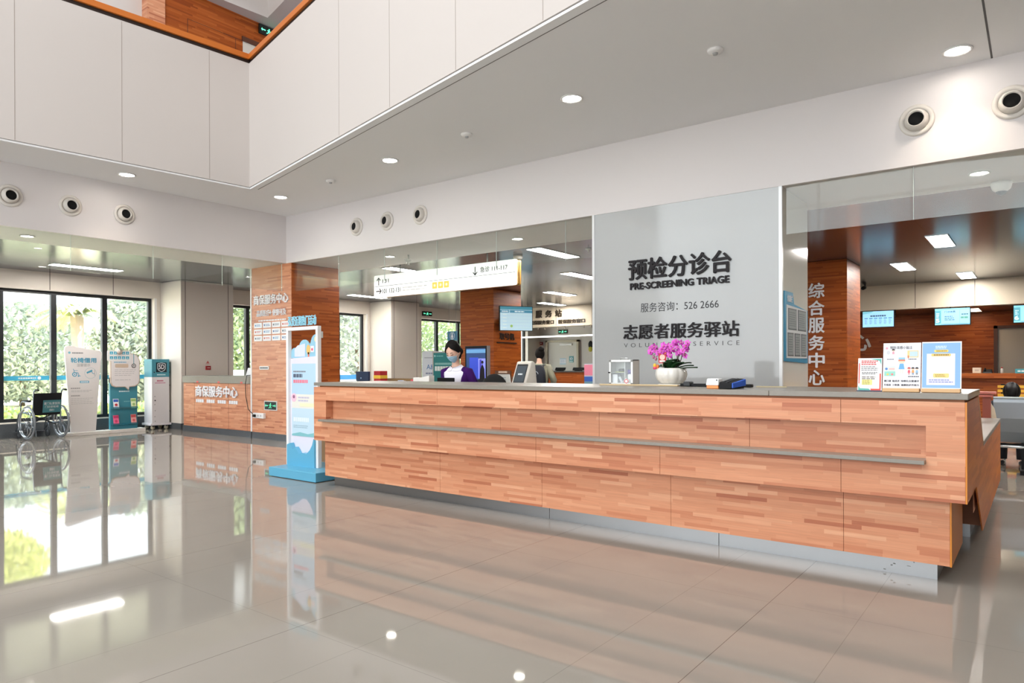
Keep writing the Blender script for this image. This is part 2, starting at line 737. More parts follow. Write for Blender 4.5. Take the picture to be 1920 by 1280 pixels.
mull = [[2.43, 3.33, 4.22, 5.05, 5.93], [9.0, 9.87, 10.73, 11.6], [15.31, 16.29, 17.2, 18.1, 19.0]]
for k, ((y0, y1), ms) in enumerate(zip(wins, mull)):
    wd = sempty('window_%d' % (k + 1), (XW - .15, (y0 + y1) / 2, 0.27))
    f = MB()
    x0, x1 = XW - .20, XW - .13
    f.box(x0, x1, y0, y1, 0.27, 0.33).box(x0, x1, y0, y1, 2.59, 2.65)
    f.box(x0, x1, y0, y0 + .06, .33, 2.59).box(x0, x1, y1 - .06, y1, .33, 2.59)
    for m in ms:
        f.box(x0, x1 + .02, m - .045, m + .045, .33, 2.59)
    f.build('window_frame', BLACKFRAME, wd)
    edges = [y0] + ms + [y1]
    for a, b in zip(edges[:-1], edges[1:]):
        bx('pane', XW - .175, XW - .169, a + .05, b - .05, .33, 2.59, GLASS, wd)
    bx('reveal', XW - .30, XW + .003, y1 + .0005, y1 + .05, .27, 2.65, WHITE, wd)
    if k == 0:
        fc = face_x(XW - .166)
        s = Ink(fc)
        for a, b in ((4.28, 4.99), (5.11, 5.87), (5.99, 6.76), (3.39, 4.16)):
            s.rect(a, b, 1.01, 1.09, (64, 176, 214), 1)
        s.disc(4.83, 1.05, .03, (240, 246, 248), 2)
        s.bars(4.5, 4.78, 1.035, 1.065, 1, (240, 246, 248), 2, 0.9, 6)
        s.build('safety_film', None, wd, label='light blue safety band stuck across the panes')

# beige pilasters on the window wall
def pilaster(y0, y1, lab, joints):
    p = thing('pilaster', (-14.0, (y0 + y1) / 2, 0), lab, 'column')
    MB().box(XW + .001, -13.58, y0, y1, 0, CEIL - .002).build('body', M((222, 214, 203), .42), p, .012)
    for y in joints:
        bx('panel_joint', -13.582, -13.578, y - .006, y + .006, .12, CEIL - .01, jm, p)
    bx('skirting', XW + .02, -13.565, y0 - .012, y1, 0, .12, DARKSTONE, p)
    return p
pilaster(6.95, 8.08, 'beige pilaster between the big left window and the small service counter', [7.04, 7.96])
pilaster(12.56, 13.6, 'beige pilaster on the window wall behind the reception clerk', [12.66, 13.5])

# far walls
struct(bx('wall_back', -14.42, -8.0, 20.6, 20.8, 0, 3.6, PALEWALL))
wbr = struct(bx('wall_back_right', -8.0, 8.2, 21.2, 21.4, 0, 3.6, WOOD_SHADED))
struct(bx('wall_partition', -7.9, -7.7, 17.0, 21.2, 0, 3.6, PALEWALL))
struct(bx('wall_right', 8.0, 8.2, -8, 21.2, 0, 12, WHITE_WALL))

# fascias over the far counters
fl = struct(bx('wall_fascia_left', -14.42, -7.7, 17.0, 17.25, 2.40, CEIL, M((214, 200, 178), .5)))
for x in (-12.46, -11.33, -10.11, -9.0):
    bx('panel_joint', x - .006, x + .006, 16.998, 17.002, 2.41, CEIL - .01, jm, fl)
for x in (-12.0, -11.75, -11.3, -11.05, -10.4, -10.15):
    bx('lamp_tip', x - .012, x + .012, 17.02, 17.05, 2.33, 2.40, M((150, 140, 126), .4), fl)
fr = struct(bx('wall_fascia_right', -7.7, 8.0, 17.1, 17.35, 2.44, CEIL, M((206, 193, 172), .45)))
for x in (-2.13, -1.06, 0.0):
    bx('panel_joint', x - .006, x + .006, 17.098, 17.102, 2.45, CEIL - .01, jm, fr)
struct(bx('ceiling_booth', -7.7, 8.0, 17.35, 21.2, 2.56, 2.62, METAL_CEIL))

# ceilings
c = MB()
c.box(XW, 8.0, 8.12, 21.2, CEIL, CEIL + .08)
c.box(XW, -10.98, -8, 8.12, CEIL, CEIL + .08)
struct(c.build('ceiling', METAL_CEIL))
c = MB()
c.box(-10.98, 8.0, 7.031, 8.12, 2.95, 3.06)
c.box(-10.98, -10.101, -8, 7.031, 2.95, 3.06)
struct(c.build('ceiling_border', BAND))
struct(bx('wall_upper_left', -10.10, -9.92, -8, 7.03, 3.06 - .11, 3.73, BAND))
struct(bx('wall_upper_back', -9.92, 8.0, 6.85, 7.03, 2.95, 3.73, BAND))

# gallery slab, with the void edges running at an angle
A0, A1 = Vector((-8.763, 5.464)), Vector((-2.445, 4.059))
da = (A1 - A0).normalized()
db = Vector((-0.242, -2.846)).normalized()
AE = A0 + da * 15.5
BE = A0 + db * 12.5
slab = MB()
_i = Vector((-da.y, da.x)) * .014
_j = Vector((db.y, -db.x)); _j = (_j if _j.x < 0 else -_j) * .014
poly = [tuple(A0 + _i + _j), tuple(AE + _i), (8.0, AE.y), (8.0, 6.86), (-9.91, 6.86), (-9.91, BE.y), tuple(BE + _j)]
slab.prism(poly, lambda a, b, d: (a, b, d), 3.72, 3.742)
nbx = Vector((db.y, -db.x)); nbx = -nbx if nbx.x > 0 else nbx
_n = Vector((-da.y, da.x))
k0 = A0 + _n * .17 + nbx * .17
slab.prism([tuple(k0), tuple(AE + _n * .17), (8.0, AE.y + .17), (8.0, 6.86), (-9.91, 6.86), (-9.91, BE.y), tuple(BE + nbx * .17)], lambda a, b, d: (a, b, d), 3.742, 4.5)
sl = struct(slab.build('ceiling_gallery_soffit', SOFFIT))
na = Vector((-da.y, da.x))            # away from the void
strip = MB()
q0, q1 = A0 + na * .10 + da * .04, AE + na * .10
strip.prism([tuple(q0), tuple(q1), tuple(q1 + na * .008), tuple(q0 + na * .008)], lambda a, b, d: (a, b, d), 3.7185, 3.7205)
struct(strip.build('trim_1', M((110, 108, 108), .7)))
struct(bx('trim_2', -.31, -.296, 4.0, 6.85, 3.7185, 3.7205, M((96, 94, 94), .7)))


def parapet(name, p, q, nrm, joints, cap_mat):
    """upright white gallery front from p to q, nrm points away from the void"""
    d = (q - p).normalized()
    m = MB()
    a, b = p, q
    e = nrm * .16
    m.prism([tuple(a), tuple(b), tuple(b + e), tuple(a + e)], lambda x, y, z: (x, y, z), 3.745, 5.47)
    w = struct(m.build(name, WHITE_WALL))
    for s in joints:
        c0 = p + d * (s - .003) - nrm * .0012
        c1 = p + d * (s + .003) - nrm * .0012
        g = MB()
        g.prism([tuple(c0), tuple(c1), tuple(c1 + nrm * .004), tuple(c0 + nrm * .004)], lambda x, y, z: (x, y, z), 3.75, 5.46)
        g.build('panel_joint', M((150, 140, 132), .7), w)
    return w


nb = Vector((db.y, -db.x))
if nb.x > 0:
    nb = -nb
pa = parapet('wall_parapet_back', A0, AE, na, [2.756, 3.839, 4.941, 6.034], WOOD_SHADED)
pb = parapet('wall_parapet_left', A0, BE, nb, [.56, 1.633, 2.721, 3.8], WOOD_SHADED)
CAPW = M((190, 104, 34), .35, name='varnished_handrail_wood')
for w, p, q, nn in ((pa, A0, AE, na), (pb, A0, BE, nb)):
    d = (q - p).normalized()
    p = p - d * .04
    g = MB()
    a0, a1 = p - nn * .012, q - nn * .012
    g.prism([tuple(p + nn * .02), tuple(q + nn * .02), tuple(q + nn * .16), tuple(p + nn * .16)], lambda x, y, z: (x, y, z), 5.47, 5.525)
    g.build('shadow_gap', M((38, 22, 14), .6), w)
    g = MB()
    g.prism([tuple(a0), tuple(a1), tuple(q + nn * .18), tuple(p + nn * .18)], lambda x, y, z: (x, y, z), 5.525, 5.60)
    g.build('handrail', CAPW, w, .006)

# first floor corridor seen over the parapet
up = struct(bx('wall_gallery', -11.35, -11.2, 5.27, 13.0, 4.5, 7.45, WOOD_SHADED))
g = MB()
for y0, y1, z0, z1 in ((5.86, 5.867, 4.6, 7.0), (5.86, 7.0, 7.0, 7.007), (6.72, 6.727, 4.6, 7.0)):
    g.box(-11.2, -11.198, y0, y1, z0, z1)
g.build('door_outline', M((70, 34, 16), .6), up)
bx('pilaster', -11.35, -11.17, 5.20, 5.48, 4.5, 7.45, WOOD, up)
bx('doorway', -11.2, -11.195, 6.86, 7.5, 4.6, 7.0, M((208, 200, 188), .5), up, label='pale opening with a dark wood head')
bx('door_head', -11.2, -11.17, 6.84, 7.55, 7.0, 7.08, M((84, 44, 22), .5), up)
struct(bx('wall_gallery_left', -11.6, -11.35, -8, 5.2, 4.5, 7.45, PALEWALL))
B0 = Vector((-10.91, 7.17))
up2 = MB()
up2.prism([tuple(B0), tuple(B0 + da * 17.5), (8, 13.5), (-14.6, 13.5), (-14.6, -8), tuple(B0 + db * 14.5)], lambda a, b, d: (a, b, d), 7.45, 10.5)
up2.prism([(-11.34, 13.0), (-11.34, 5.2), (-11.34, -8), (-14.6, -8), (-14.6, 13.0)], lambda a, b, d: (a, b, d), 7.45, 7.5)
struct(up2.build('wall_top_floor', WHITE_WALL))

# unseen hall behind the viewer; its tall glazing is added for frontal light
fw = MB()
fw.box(-14.7, -10.2, -8.0, -7.8, 0, 12).box(2.2, 8.2, -8.0, -7.8, 0, 12).box(-10.2, 2.2, -8.0, -7.8, 9.5, 12).box(-10.2, 2.2, -8.0, -7.8, 0, .15)
struct(fw.build('wall_front', WHITE_WALL))
dr = sempty('window_4', (-4, -7.85, .15))
f = MB()
for x in (-10.2, -7.7, -5.2, -2.8, -.3, 2.12):
    f.box(x, x + .08, -7.9, -7.82, .15, 9.5)
f.box(-10.2, 2.2, -7.9, -7.82, 2.6, 2.68).box(-10.2, 2.2, -7.9, -7.82, 5.9, 5.98)
f.build('window_frame', BLACKFRAME, dr)
TINT = thin_glass('sky_dimming_glass', (.46, .48, .48), .8)  # tint added to hold down the sky light coming through
for a, b in zip((-10.12, -7.62, -5.12, -2.72, -.22), (-7.7, -5.2, -2.8, -.3, 2.12)):
    bx('pane', a, b, -7.864, -7.856, .15, 9.5, TINT, dr)
struct(bx('wall_high_left', -14.9, -14.6, -8, 13.5, 3.6, 12, WHITE_WALL))
struct(bx('ceiling_roof', -14.9, 8.2, -8, 22, 12.0, 12.2, WHITE_WALL))

# hanging glass smoke curtains below the bands
def curtain(lab, spans, axis, pos, z0, z1, at):
    t = thing('smoke_curtain', at, lab, 'glass panel', 'glass smoke curtains under the white bands')
    ed = M((214, 224, 218), .25)
    for a, b in spans:
        if axis == 'X':
            bx('pane', a + .003, b - .003, pos, pos + .008, z0, z1, SMOKE_GLASS, t)
            bx('joint', b - .0018, b + .0018, pos - .001, pos + .009, z0, z1, ed, t)
        else:
            bx('pane', pos, pos + .008, a + .003, b - .003, z0, z1, SMOKE_GLASS, t)
            bx('joint', pos - .001, pos + .009, b - .0018, b + .0018, z0, z1, ed, t)
    return t
sp = [-9.90, -8.64, -7.60, -6.55, -5.51, -4.46, -4.06]
curtain('clear hanging glass strip above the directory sign, left of the white triage panel', list(zip(sp[:-1], sp[1:])), 'X', 6.90, 2.48, 2.95, (-7, 6.9, 2.48))
sp = [-1.94, -.87, .18, 1.23, 2.3]
curtain('clear hanging glass strip right of the white triage panel', list(zip(sp[:-1], sp[1:])), 'X', 6.90, 2.49, 2.95, (0, 6.9, 2.48))
sp = [-1.6, -.55, .5, 1.55, 2.61, 3.66, 4.71, 5.75, 6.80]
curtain('clear hanging glass strip along the left band before the big window', list(zip(sp[:-1], sp[1:])), 'Y', -9.98, 2.49, 2.95, (-9.98, 3, 2.48))

# ------------------------------------------------------------------ outdoors, seen through the panes
GRASSM = M((120, 140, 84), .8)
struct(bx('ground', -60, XW - .3, -30, 60, -.3, -.12, M((150, 149, 146), .8), label=None))


def leafy(name, base, h, rad, n, lab, cat, cols, size=.13, trunk=None, stuff=False, flat=1.0, group=None):
    t = thing(name, base, lab, cat, group)
    if trunk:
        MB().tube([(base[0], base[1], base[2]), (base[0] + .05, base[1], base[2] + trunk)], .09, 8).build('trunk', M((120, 100, 82), .8), t)
    m = MB()
    for i in range(n):
        th, ph = random.uniform(0, 2 * PI), math.acos(random.uniform(-1, 1))
        k = random.uniform(.55, 1.0) ** .5
        p = Vector((base[0] + rad[0] * k * math.sin(ph) * math.cos(th), base[1] + rad[1] * k * math.sin(ph) * math.sin(th),
                    base[2] + h + rad[2] * k * math.cos(ph)))
        m.use(M(random.choice(cols), .6))
        a = Vector((random.gauss(0, 1), random.gauss(0, 1), random.gauss(0, 1))).normalized() * size
        b = a.orthogonal().normalized() * size * random.uniform(.3, .55)
        m.add([p - a, p + b, p + a, p - b], [(0, 1, 2, 3)], False)
    m.build('crown', None, t)
    return t


GREENS = [(146, 166, 126), (164, 182, 138), (134, 154, 124), (176, 188, 150)]
GREY = [(160, 172, 164), (172, 182, 170), (150, 162, 156), (182, 190, 172)]
YEL = [(196, 202, 124), (210, 212, 144), (180, 192, 116)]
for i, (y, x, h, r, cols, lab) in enumerate([
        (4.6, -24.0, 2.0, (1.3, 1.5, 1.9), GREY, 'grey green tree outside behind the left pane of the big window'),
        (8.6, -27.5, 1.9, (1.2, 2.2, 1.7), GREY, 'grey green shrub outside, behind the middle pane and the palm trunk'),
        (11.0, -24.5, 2.0, (1.3, 1.4, 1.9), GREY, 'bushy tree outside behind the right pane of the big window'),
        (6.0, -36.0, 7.6, (2.6, 6.4, 2.6), YEL, 'tall yellow green tree at the upper left of the big window'),
        (14.2, -23.0, 2.6, (1.4, 1.2, 2.6), GREENS, 'leafy tree outside the window left of the wood column'),
        (17.2, -20.5, 2.6, (1.5, 2.0, 2.7), GREY, 'dense tree outside the narrow window beside the white ambulance'),
        (22.6, -21.0, 1.9, (1.6, 2.6, 2.3), GREENS, 'leafy tree outside the window behind the clerk'),
        (30.6, -22.5, 2.4, (1.8, 2.8, 3.0), GREENS, 'tree outside the far window beyond the kiosk')]):
    leafy('tree', (x, y, -.12), h, r, 9000 if i == 3 else 7000, lab, 'tree', cols, .2 if i == 3 else .125, h - .3)


def palm(x, y, h, L, lab):
    t = thing('palm_tree', (x, y, -.12), lab, 'tree')
    MB().tube([(x, y, -.12), (x + .06, y + .04, h * .5), (x, y + .02, h)], .2, 12, radii=[.2, .15, .17]).build('trunk', M((190, 168, 158), .9), t)
    m = MB()
    for k in range(26):
        a = 2 * PI * k / 26 + random.uniform(-.1, .1)
        el = random.uniform(.35, 1.2)
        pts = []
        for s in range(8):
            q = s / 7
            rr = L * q * math.cos(el * (1 - .4 * q))
            zz = h + L * q * math.sin(el) - L * .75 * q * q
            pts.append(Vector((x + rr * math.cos(a), y + rr * math.sin(a), zz)))
        m.use(M(random.choice(YEL + GREY), .6))
        for s in range(7):
            for u in range(4):
                p = pts[s].lerp(pts[s + 1], u / 4)
                d = (pts[s + 1] - pts[s]).normalized()
                side = d.cross(Vector((0, 0, 1))).normalized()
                for sg in (-1, 1):
                    tip = p + side * sg * .22 * L * (1 - .5 * s / 7) + d * .15 * L - Vector((0, 0, .10 * L))
                    m.add([p, p + d * .05, tip], [(0, 1, 2)], False)
    m.build('fronds', None, t)


palm(-22.0, 8.21, 2.75, 1.15, 'palm with a thick trunk outside, behind the middle pane of the big window')
m = MB()
for i in range(9000):
    y, x = random.uniform(-2, 9.2), random.uniform(-18.6, -17.9)
    p = Vector((x, y, random.uniform(-.1, .34)))
    m.use(M(random.choice(GREENS + YEL), .7))
    a = Vector((random.gauss(0, 1), random.gauss(0, 1), abs(random.gauss(0, 1)))).normalized() * .09
    b = a.orthogonal().normalized() * .03
    m.add([p - a, p + b, p + a, p - b], [(0, 1, 2, 3)], False)
h = m.build('hedge', None)
tag(h, 'low clipped hedge outside the big left window', 'hedge')
h['kind'] = 'stuff'
struct(bx('lawn', -60, -19.7, -30, 60, -.12, -.05, M((178, 176, 150), .9)))

# white vehicle with a blue stripe parked outside the narrow window
van = thing('ambulance', (-17.2, 12.0, -.12), 'white ambulance with a blue stripe parked outside the narrow window', 'vehicle')
vb = MB()
vb.prism([(-2.2, .3), (2.2, .3), (2.2, .85), (1.7, .98), (1.25, 1.16), (-2.0, 1.18), (-2.2, 1.0)], lambda a, b, d: (-17.2 + d, 12.0 + a, b - .02), -.8, .8)
vb.build('body', M((244, 246, 248), .2), van, .06)
for a in (-1.4, 1.4):
    MB().lathe([(.001, -.8), (.3, -.8), (.3, -.62), (.001, -.62)], (-17.2 + .02, 12.0 + a, .18), 24, 'X').build('wheel', BLACK, van)
    MB().lathe([(.001, .62), (.3, .62), (.3, .805), (.001, .805)], (-17.2, 12.0 + a, .18), 24, 'X').build('wheel', BLACK, van)
bx('stripe', -16.399, -16.392, 9.9, 14.1, .86, 1.0, M((26, 104, 160), .4), van, label='blue stripe')
# ================================================================== columns, counters, ceiling fittings
def fixed_jet(name, c, axis, r, lab, group):
    """round air jet: flange, tilted ball, black throat. axis 'X' looks to +X, 'Y' looks to -Y"""
    t = thing(name, c, lab, 'air vent', group)
    sgn = 1 if axis == 'X' else -1
    def L(prof):
        m = MB()
        m.lathe([(a, b * sgn) for a, b in prof], c, 36, axis)
        return m
    L([(r * .72, .0), (r, .0), (r * 1.0, .012), (r * .9, .022), (r * .74, .02), (r * .70, .004)]).build('flange', M((222, 216, 208), .35), t)
    L([(r * .70, .0), (r * .69, .02), (r * .62, .05), (r * .50, .075), (r * .45, .075), (r * .43, .03)]).build('nozzle', M((214, 208, 200), .35), t)
    L([(.0005, .045), (r * .44, .05), (r * .44, .03), (.0005, .03)]).build('throat', M((4, 4, 5), .9), t)
    return t


GJ = 'round air jets on the white bands'
for y, k in ((2.98, 'nearest the left edge of the picture'), (3.64, 'middle of its three'), (4.30, 'rightmost of its three')):
    fixed_jet('air_nozzle', (-9.92, y, 3.32), 'X', .135, 'round white air nozzle on the left band, ' + k, GJ)
for x, k in ((-8.145, 'leftmost of three over the directory sign'), (-7.48, 'middle of three over the directory sign'),
             (-6.81, 'rightmost of three over the directory sign'), (-.836, 'left one of the two at the far right'),
             (-.172, 'rightmost, cut by the picture edge')):
    fixed_jet('air_nozzle', (x, 6.85, 3.33), 'Y', .135, 'round air nozzle on the back band, ' + k, GJ)


def downlight(x, y, z, r, lab, power=0):
    t = thing('downlight', (x, y, z - .012), lab, 'ceiling lamp', 'round recessed downlights')
    MB().lathe([(r * .8, 0), (r, -.002), (r * 1.02, -.010), (r * .86, -.012), (r * .8, -.004)], (x, y, z), 32).build('trim_ring', WHITE, t)
    MB().lathe([(.0005, -.004), (r * .82, -.004), (r * .82, -.0005), (.0005, -.0005)], (x, y, z), 32).build('lens', LAMP, t)
    if power:
        d = bpy.data.lights.new('downlight_beam', 'SPOT')
        d.energy = power
        d.color = (1.0, .84, .66)
        d.spot_size = math.radians(105)
        d.spot_blend = .8
        d.shadow_soft_size = .06
        o = bpy.data.objects.new('downlight_beam', d)
        COL.objects.link(o)
        o.location = (x, y, z - .03)
    return t


DLX = [(-9.344, 4.085, 'over the left band', 20), (-8.822, 5.999, 'in the inner corner of the gallery', 20), (-6.22, 5.743, 'left of centre above the three air nozzles', 20),
       (-3.454, 5.459, 'above the white triage panel', 20), (-.513, 6.505, 'at the far right beside the back band', 30)]
for x, y, k, p in DLX:
    downlight(x, y, 3.72, .105, 'lit round downlight in the gallery soffit, ' + k, p)
for x, y, k in ((-10.46, 3.334, 'left border ceiling over the big window'), (-5.59, 7.46, 'back border ceiling right of the directory sign'),
                (-8.04, 7.42, 'back border ceiling left end above the directory sign'), (-.428, 7.49, 'back border ceiling at the far right')):
    downlight(x, y, 2.95, .085, 'lit round downlight in the ' + k, 8)
for x, y, k in ((-2.028, 5.316, 'right one, beyond the triage panel'), (-4.874, 5.605, 'middle one'), (-7.517, 5.88, 'left one, near the inner corner')):
    t = thing('ceiling_sensor', (x, y, 3.69), 'small white ceiling sensor in the gallery soffit, ' + k, 'sensor', 'small sensors in the gallery soffit')
    MB().lathe([(.0005, -.03), (.05, -.028), (.062, -.012), (.062, 0)], (x, y, 3.72), 24).build('housing', WHITE, t)
    MB().lathe([(.0005, -.044), (.018, -.042), (.022, -.028), (.022, -.026)], (x, y, 3.72), 16).build('sensing_tip', M((170, 170, 170), .4), t)


def panel_light(x, y, z, lab, w=.25, l=1.1, lamp=LAMP):
    t = thing('ceiling_light', (x, y, z - .01), lab, 'ceiling lamp', 'long ceiling light panels')
    m = MB()
    m.box(x - w / 2 - .012, x - w / 2, y - l / 2, y + l / 2, z - .01, z).box(x + w / 2, x + w / 2 + .012, y - l / 2, y + l / 2, z - .01, z)
    m.box(x - w / 2 - .012, x + w / 2 + .012, y - l / 2 - .012, y - l / 2, z - .01, z).box(x - w / 2 - .012, x + w / 2 + .012, y + l / 2, y + l / 2 + .012, z - .01, z)
    m.build('frame', ALU, t)
    bx('diffuser', x - w / 2, x + w / 2, y - l / 2, y + l / 2, z - .006, z, lamp, t)


for x, y, k in ((-1.11, 11.48, 'nearest of three right of the triage panel'), (-1.93, 14.04, 'middle of three right of the triage panel'),
                (-1.14, 16.2, 'farthest of three, close to the right fascia'), (-5.97, 8.9, 'nearest, right end of the directory sign'),
                (-7.06, 11.48, 'second one right of the directory sign'), (-9.2, 13.98, 'third one right of the directory sign'),
                (-10.9, 16.15, 'fourth one, just before the left fascia lettering'), (-9.14, 8.9, 'half hidden behind the directory sign top'),
                (-13.25, 11.48, 'left of the directory sign above the narrow window'), (-13.2, 5.1, 'over the big left window'),
                (-13.2, 2.55, 'over the big left window, out towards the left'), (1.4, 14.0, 'beyond the right edge'), (1.4, 9.0, 'beyond the right edge, near'), (.62, 8.2, 'beyond the right edge, close to the border ceiling'), (.9, 11.5, 'beyond the right edge, second row')):
    panel_light(x, y, CEIL, 'long white ceiling light panel, ' + k)
for x, y, k in ((-1.28, 20.2, 'right one, beside the middle hanging screen'), (-3.1, 19.6, 'left one, behind the left hanging screen')):
    panel_light(x, y, 2.56, 'white ceiling light panel inside the service booth, ' + k, .26, 1.2, LAMP2)

# ------------------------------------------------------------------ wood clad columns
def wood_column(x0, x1, y0, y1, lab, mat=WOOD_SHADED, ztop=CEIL - .002):
    t = thing('wood_clad_column', ((x0 + x1) / 2, (y0 + y1) / 2, 0), lab, 'column')
    MB().box(x0, x1, y0, y1, 0, ztop).build('cladding', mat, t, .008)
    bx('skirting', x0 - .004, x1 + .004, y0 - .004, y1 + .004, 0, .11, DARKSTONE, t)
    return t


ca = wood_column(-10.93, -9.77, 6.85, 7.82, 'wood clad column with white service centre lettering and logo plaques', WOOD_SHADED, 2.948)
bx('lit_toned_front', -10.93, -9.78, 6.846, 6.85, .11, 2.948, WOOD, ca)  # paler laminate copy: atrium light on the front put into the colour
bx('edge_strip', -10.965, -10.925, 6.84, 6.87, .11, 2.948, WHITE, ca, label='white edge strip')
fc = face_y(6.846)
text('lettering', '商保服务中心', fc, -10.84, -9.84, 2.30, 2.47, LETTERW, ca, .02, .02, .003, label='large raised white characters')
text('lettering', '品质医疗   便捷可及', fc, -10.76, -9.91, 2.10, 2.21, LETTERW, ca, .012, .012, .003, label='smaller raised white characters')
i = Ink(fc, .006)
i.poly([(-10.36 + .045 * math.cos(k * PI / 4) * (1 if k % 2 == 0 else .35), 2.155 + .045 * math.sin(k * PI / 4) * (1 if k % 2 == 0 else .35)) for k in range(8)], (238, 238, 242), 2)
i.build('emblem', None, ca)
i = Ink(fc, .004)
i.bars(-10.72, -9.93, 2.005, 2.05, 1, (236, 236, 240), 1, .5, 9)
i.build('script_line', None, ca)
for r in range(3):
    for q in range(4):
        u0 = -10.845 + q * .265
        v0 = 1.905 - r * .112
        p = bx('plaque', u0, u0 + .235, 6.838, 6.85, v0, v0 + .09, M((236, 236, 238), .25), ca)
        ii = Ink(face_y(6.838))
        cc = [(86, 140, 190), (200, 90, 70), (90, 100, 110), (70, 110, 160)][(r * 5 + q * 3) % 4]
        ii.disc(u0 + .045, v0 + .045, .018, cc, 1)
        ii.bars(u0 + .075, u0 + .21, v0 + .025, v0 + .065, 2, cc, 1, .5, 5)
        ii.build('logo', None, p)

tag_ = thing('wall_plate', (-10.545, 6.83, 1.19), 'small white plate fixed low on the lettered wood column', 'plate')
bx('plate', -10.68, -10.41, 6.83, 6.849, 1.19, 1.25, WHITE, tag_, .004)
ii = Ink(face_y(6.83)); ii.bars(-10.66, -10.43, 1.205, 1.235, 1, (90, 90, 96), 1, .8, 6); ii.build('print', None, tag_)
ex = thing('exit_sign', (-10.36, 6.83, .50), 'small green running man plate low on the lettered wood column', 'sign')
bx('case', -10.55, -10.18, 6.835, 6.849, .50, .66, M((212, 216, 214), .3), ex, .003)
def exit_print(face, u0, u1, v0, v1, parent, glow=2.2, two=True):
    s = Ink(face)
    s.rect(u0, u1, v0, v1, (10, 26, 20), 1)
    G = (92, 226, 168)
    w, h = u1 - u0, v1 - v0
    c = (u0 + u1) / 2
    s.disc(c + w * .02, v0 + h * .76, h * .09, G, 2, emit=glow)
    s.stroke([(c, v0 + h * .66), (c - w * .03, v0 + h * .42)], h * .15, G, 2, glow)
    s.stroke([(c - w * .03, v0 + h * .42), (c + w * .06, v0 + h * .3), (c + w * .05, v0 + h * .14)], h * .09, G, 2, glow)
    s.stroke([(c - w * .03, v0 + h * .42), (c - w * .08, v0 + h * .22), (c - w * .15, v0 + h * .2)], h * .09, G, 2, glow)
    s.stroke([(c, v0 + h * .62), (c + w * .1, v0 + h * .5)], h * .08, G, 2, glow)
    s.stroke([(c, v0 + h * .62), (c - w * .1, v0 + h * .56)], h * .08, G, 2, glow)
    for sg in ((-1, 1) if two else (-1,)):
        s.stroke([(c + sg * w * .2, v0 + h * .5), (c + sg * w * .4, v0 + h * .5)], h * .12, G, 2, glow)
        s.poly([(c + sg * w * .4, v0 + h * .28), (c + sg * w * .46, v0 + h * .5), (c + sg * w * .4, v0 + h * .72)], G, 2, glow)
    return s.build('pictogram', None, parent)
exit_print(face_y(6.835), -10.53, -10.20, .515, .645, ex, .6)
so = thing('power_strip', (-10.42, 6.80, .355), 'white socket block with a black plug, low on the lettered wood column', 'socket')
bx('case', -10.84, -10.52, 6.80, 6.849, .355, .445, WHITE, so, .006)
ii = Ink(face_y(6.80))
for k in range(2):
    for a in (-1, 1):
        ii.rect(-10.68 + k * .08 + a * .012 - .004, -10.68 + k * .08 + a * .012 + .004, .385, .415, (70, 70, 74), 1)
ii.build('socket_slots', None, so)
bx('plug', -10.80, -10.74, 6.765, 6.80, .375, .42, BLACK, so, .006)
cd = MB().tube([(-10.77, 6.757, .43), (-10.90, 6.757, .5), (-11.03, 6.79, .72), (-11.06, 6.80, .95), (-11.03, 6.81, 1.09), (-10.99, 7.0, 1.10)], .006, 8).build('cable', BLACK)
tag(cd, 'thin black cable drooping from the small counter to the socket block', 'cable')
ss = thing('switch_plate', (-9.75, 7.62, 1.78), 'small grey plate on the side of the lettered wood column', 'plate')
bx('plate', -9.769, -9.755, 7.33, 7.46, 1.73, 1.84, M((206, 208, 206), .4), ss, .004)
ii = Ink(face_x(-9.755)); ii.rect(7.37, 7.42, 1.76, 1.81, (60, 66, 70), 1); ii.build('print', None, ss)

cc_ = wood_column(-10.79, -9.79, 12.15, 13.2, 'shaded wood clad column behind the reception clerk')
text('lettering', '取号机', face_x(-9.79), 12.36, 12.92, 1.84, 2.0, M((40, 26, 18), .4), cc_, .015, .02, .003, label='dark raised characters')
bx('ledge', -9.79, -9.77, 12.26, 13.0, 1.76, 1.785, M((40, 26, 18), .4), cc_)
cr = wood_column(-3.56, -2.52, 12.4, 13.45, 'shaded wood clad column with vertical white lettering')
for k, ch in enumerate('综合服务中心'):
    z = 2.36 - k * .2935
    text('lettering', ch, face_y(12.4), -3.12, -2.865, z, z + .255, LETTERW, cr, .02, .018, .004)

# ------------------------------------------------------------------ white back painted glass pillar
pil = thing('triage_pillar', (-3.01, 7.3, 0), 'white glass clad pillar with the pre-screening triage lettering', 'pillar')
bx('core', -4.03, -1.985, 6.87, 7.78, 0, 2.947, M((200, 200, 198), .5), pil)
bx('front_glass', -4.03, -1.99, 6.845, 6.869, 0, 2.947, WHITEGLASS, pil, label='glossy white front')
bx('side_glass', -1.984, -1.967, 6.872, 7.78, 0, 2.947, GREYGLASS, pil, label='glossy grey side')
bx('corner_trim', -4.06, -4.03, 6.838, 6.875, 0, 2.947, M((226, 228, 228), .3, .2), pil)
bx('corner_trim', -1.99, -1.960, 6.838, 6.875, 0, 2.947, M((226, 228, 228), .3, .2), pil)
fp = face_y(6.845)
text('lettering', '预检分诊台', fp, -3.595, -2.45, 2.165, 2.395, LETTER, pil, .022, .018, .006, label='big dark raised characters')
text('lettering', 'PRE-SCREENING TRIAGE', fp, -3.575, -2.47, 2.06, 2.135, LETTER, pil, .016, .025, .006)
text('lettering', '服务咨询：526 2666', fp, -3.455, -2.585, 1.81, 1.91, M((40, 38, 42), .5), pil, .001, .0, .001)
text('lettering', '志愿者服务驿站', fp, -3.66, -2.375, 1.52, 1.68, LETTER, pil, .016, .010, .006)
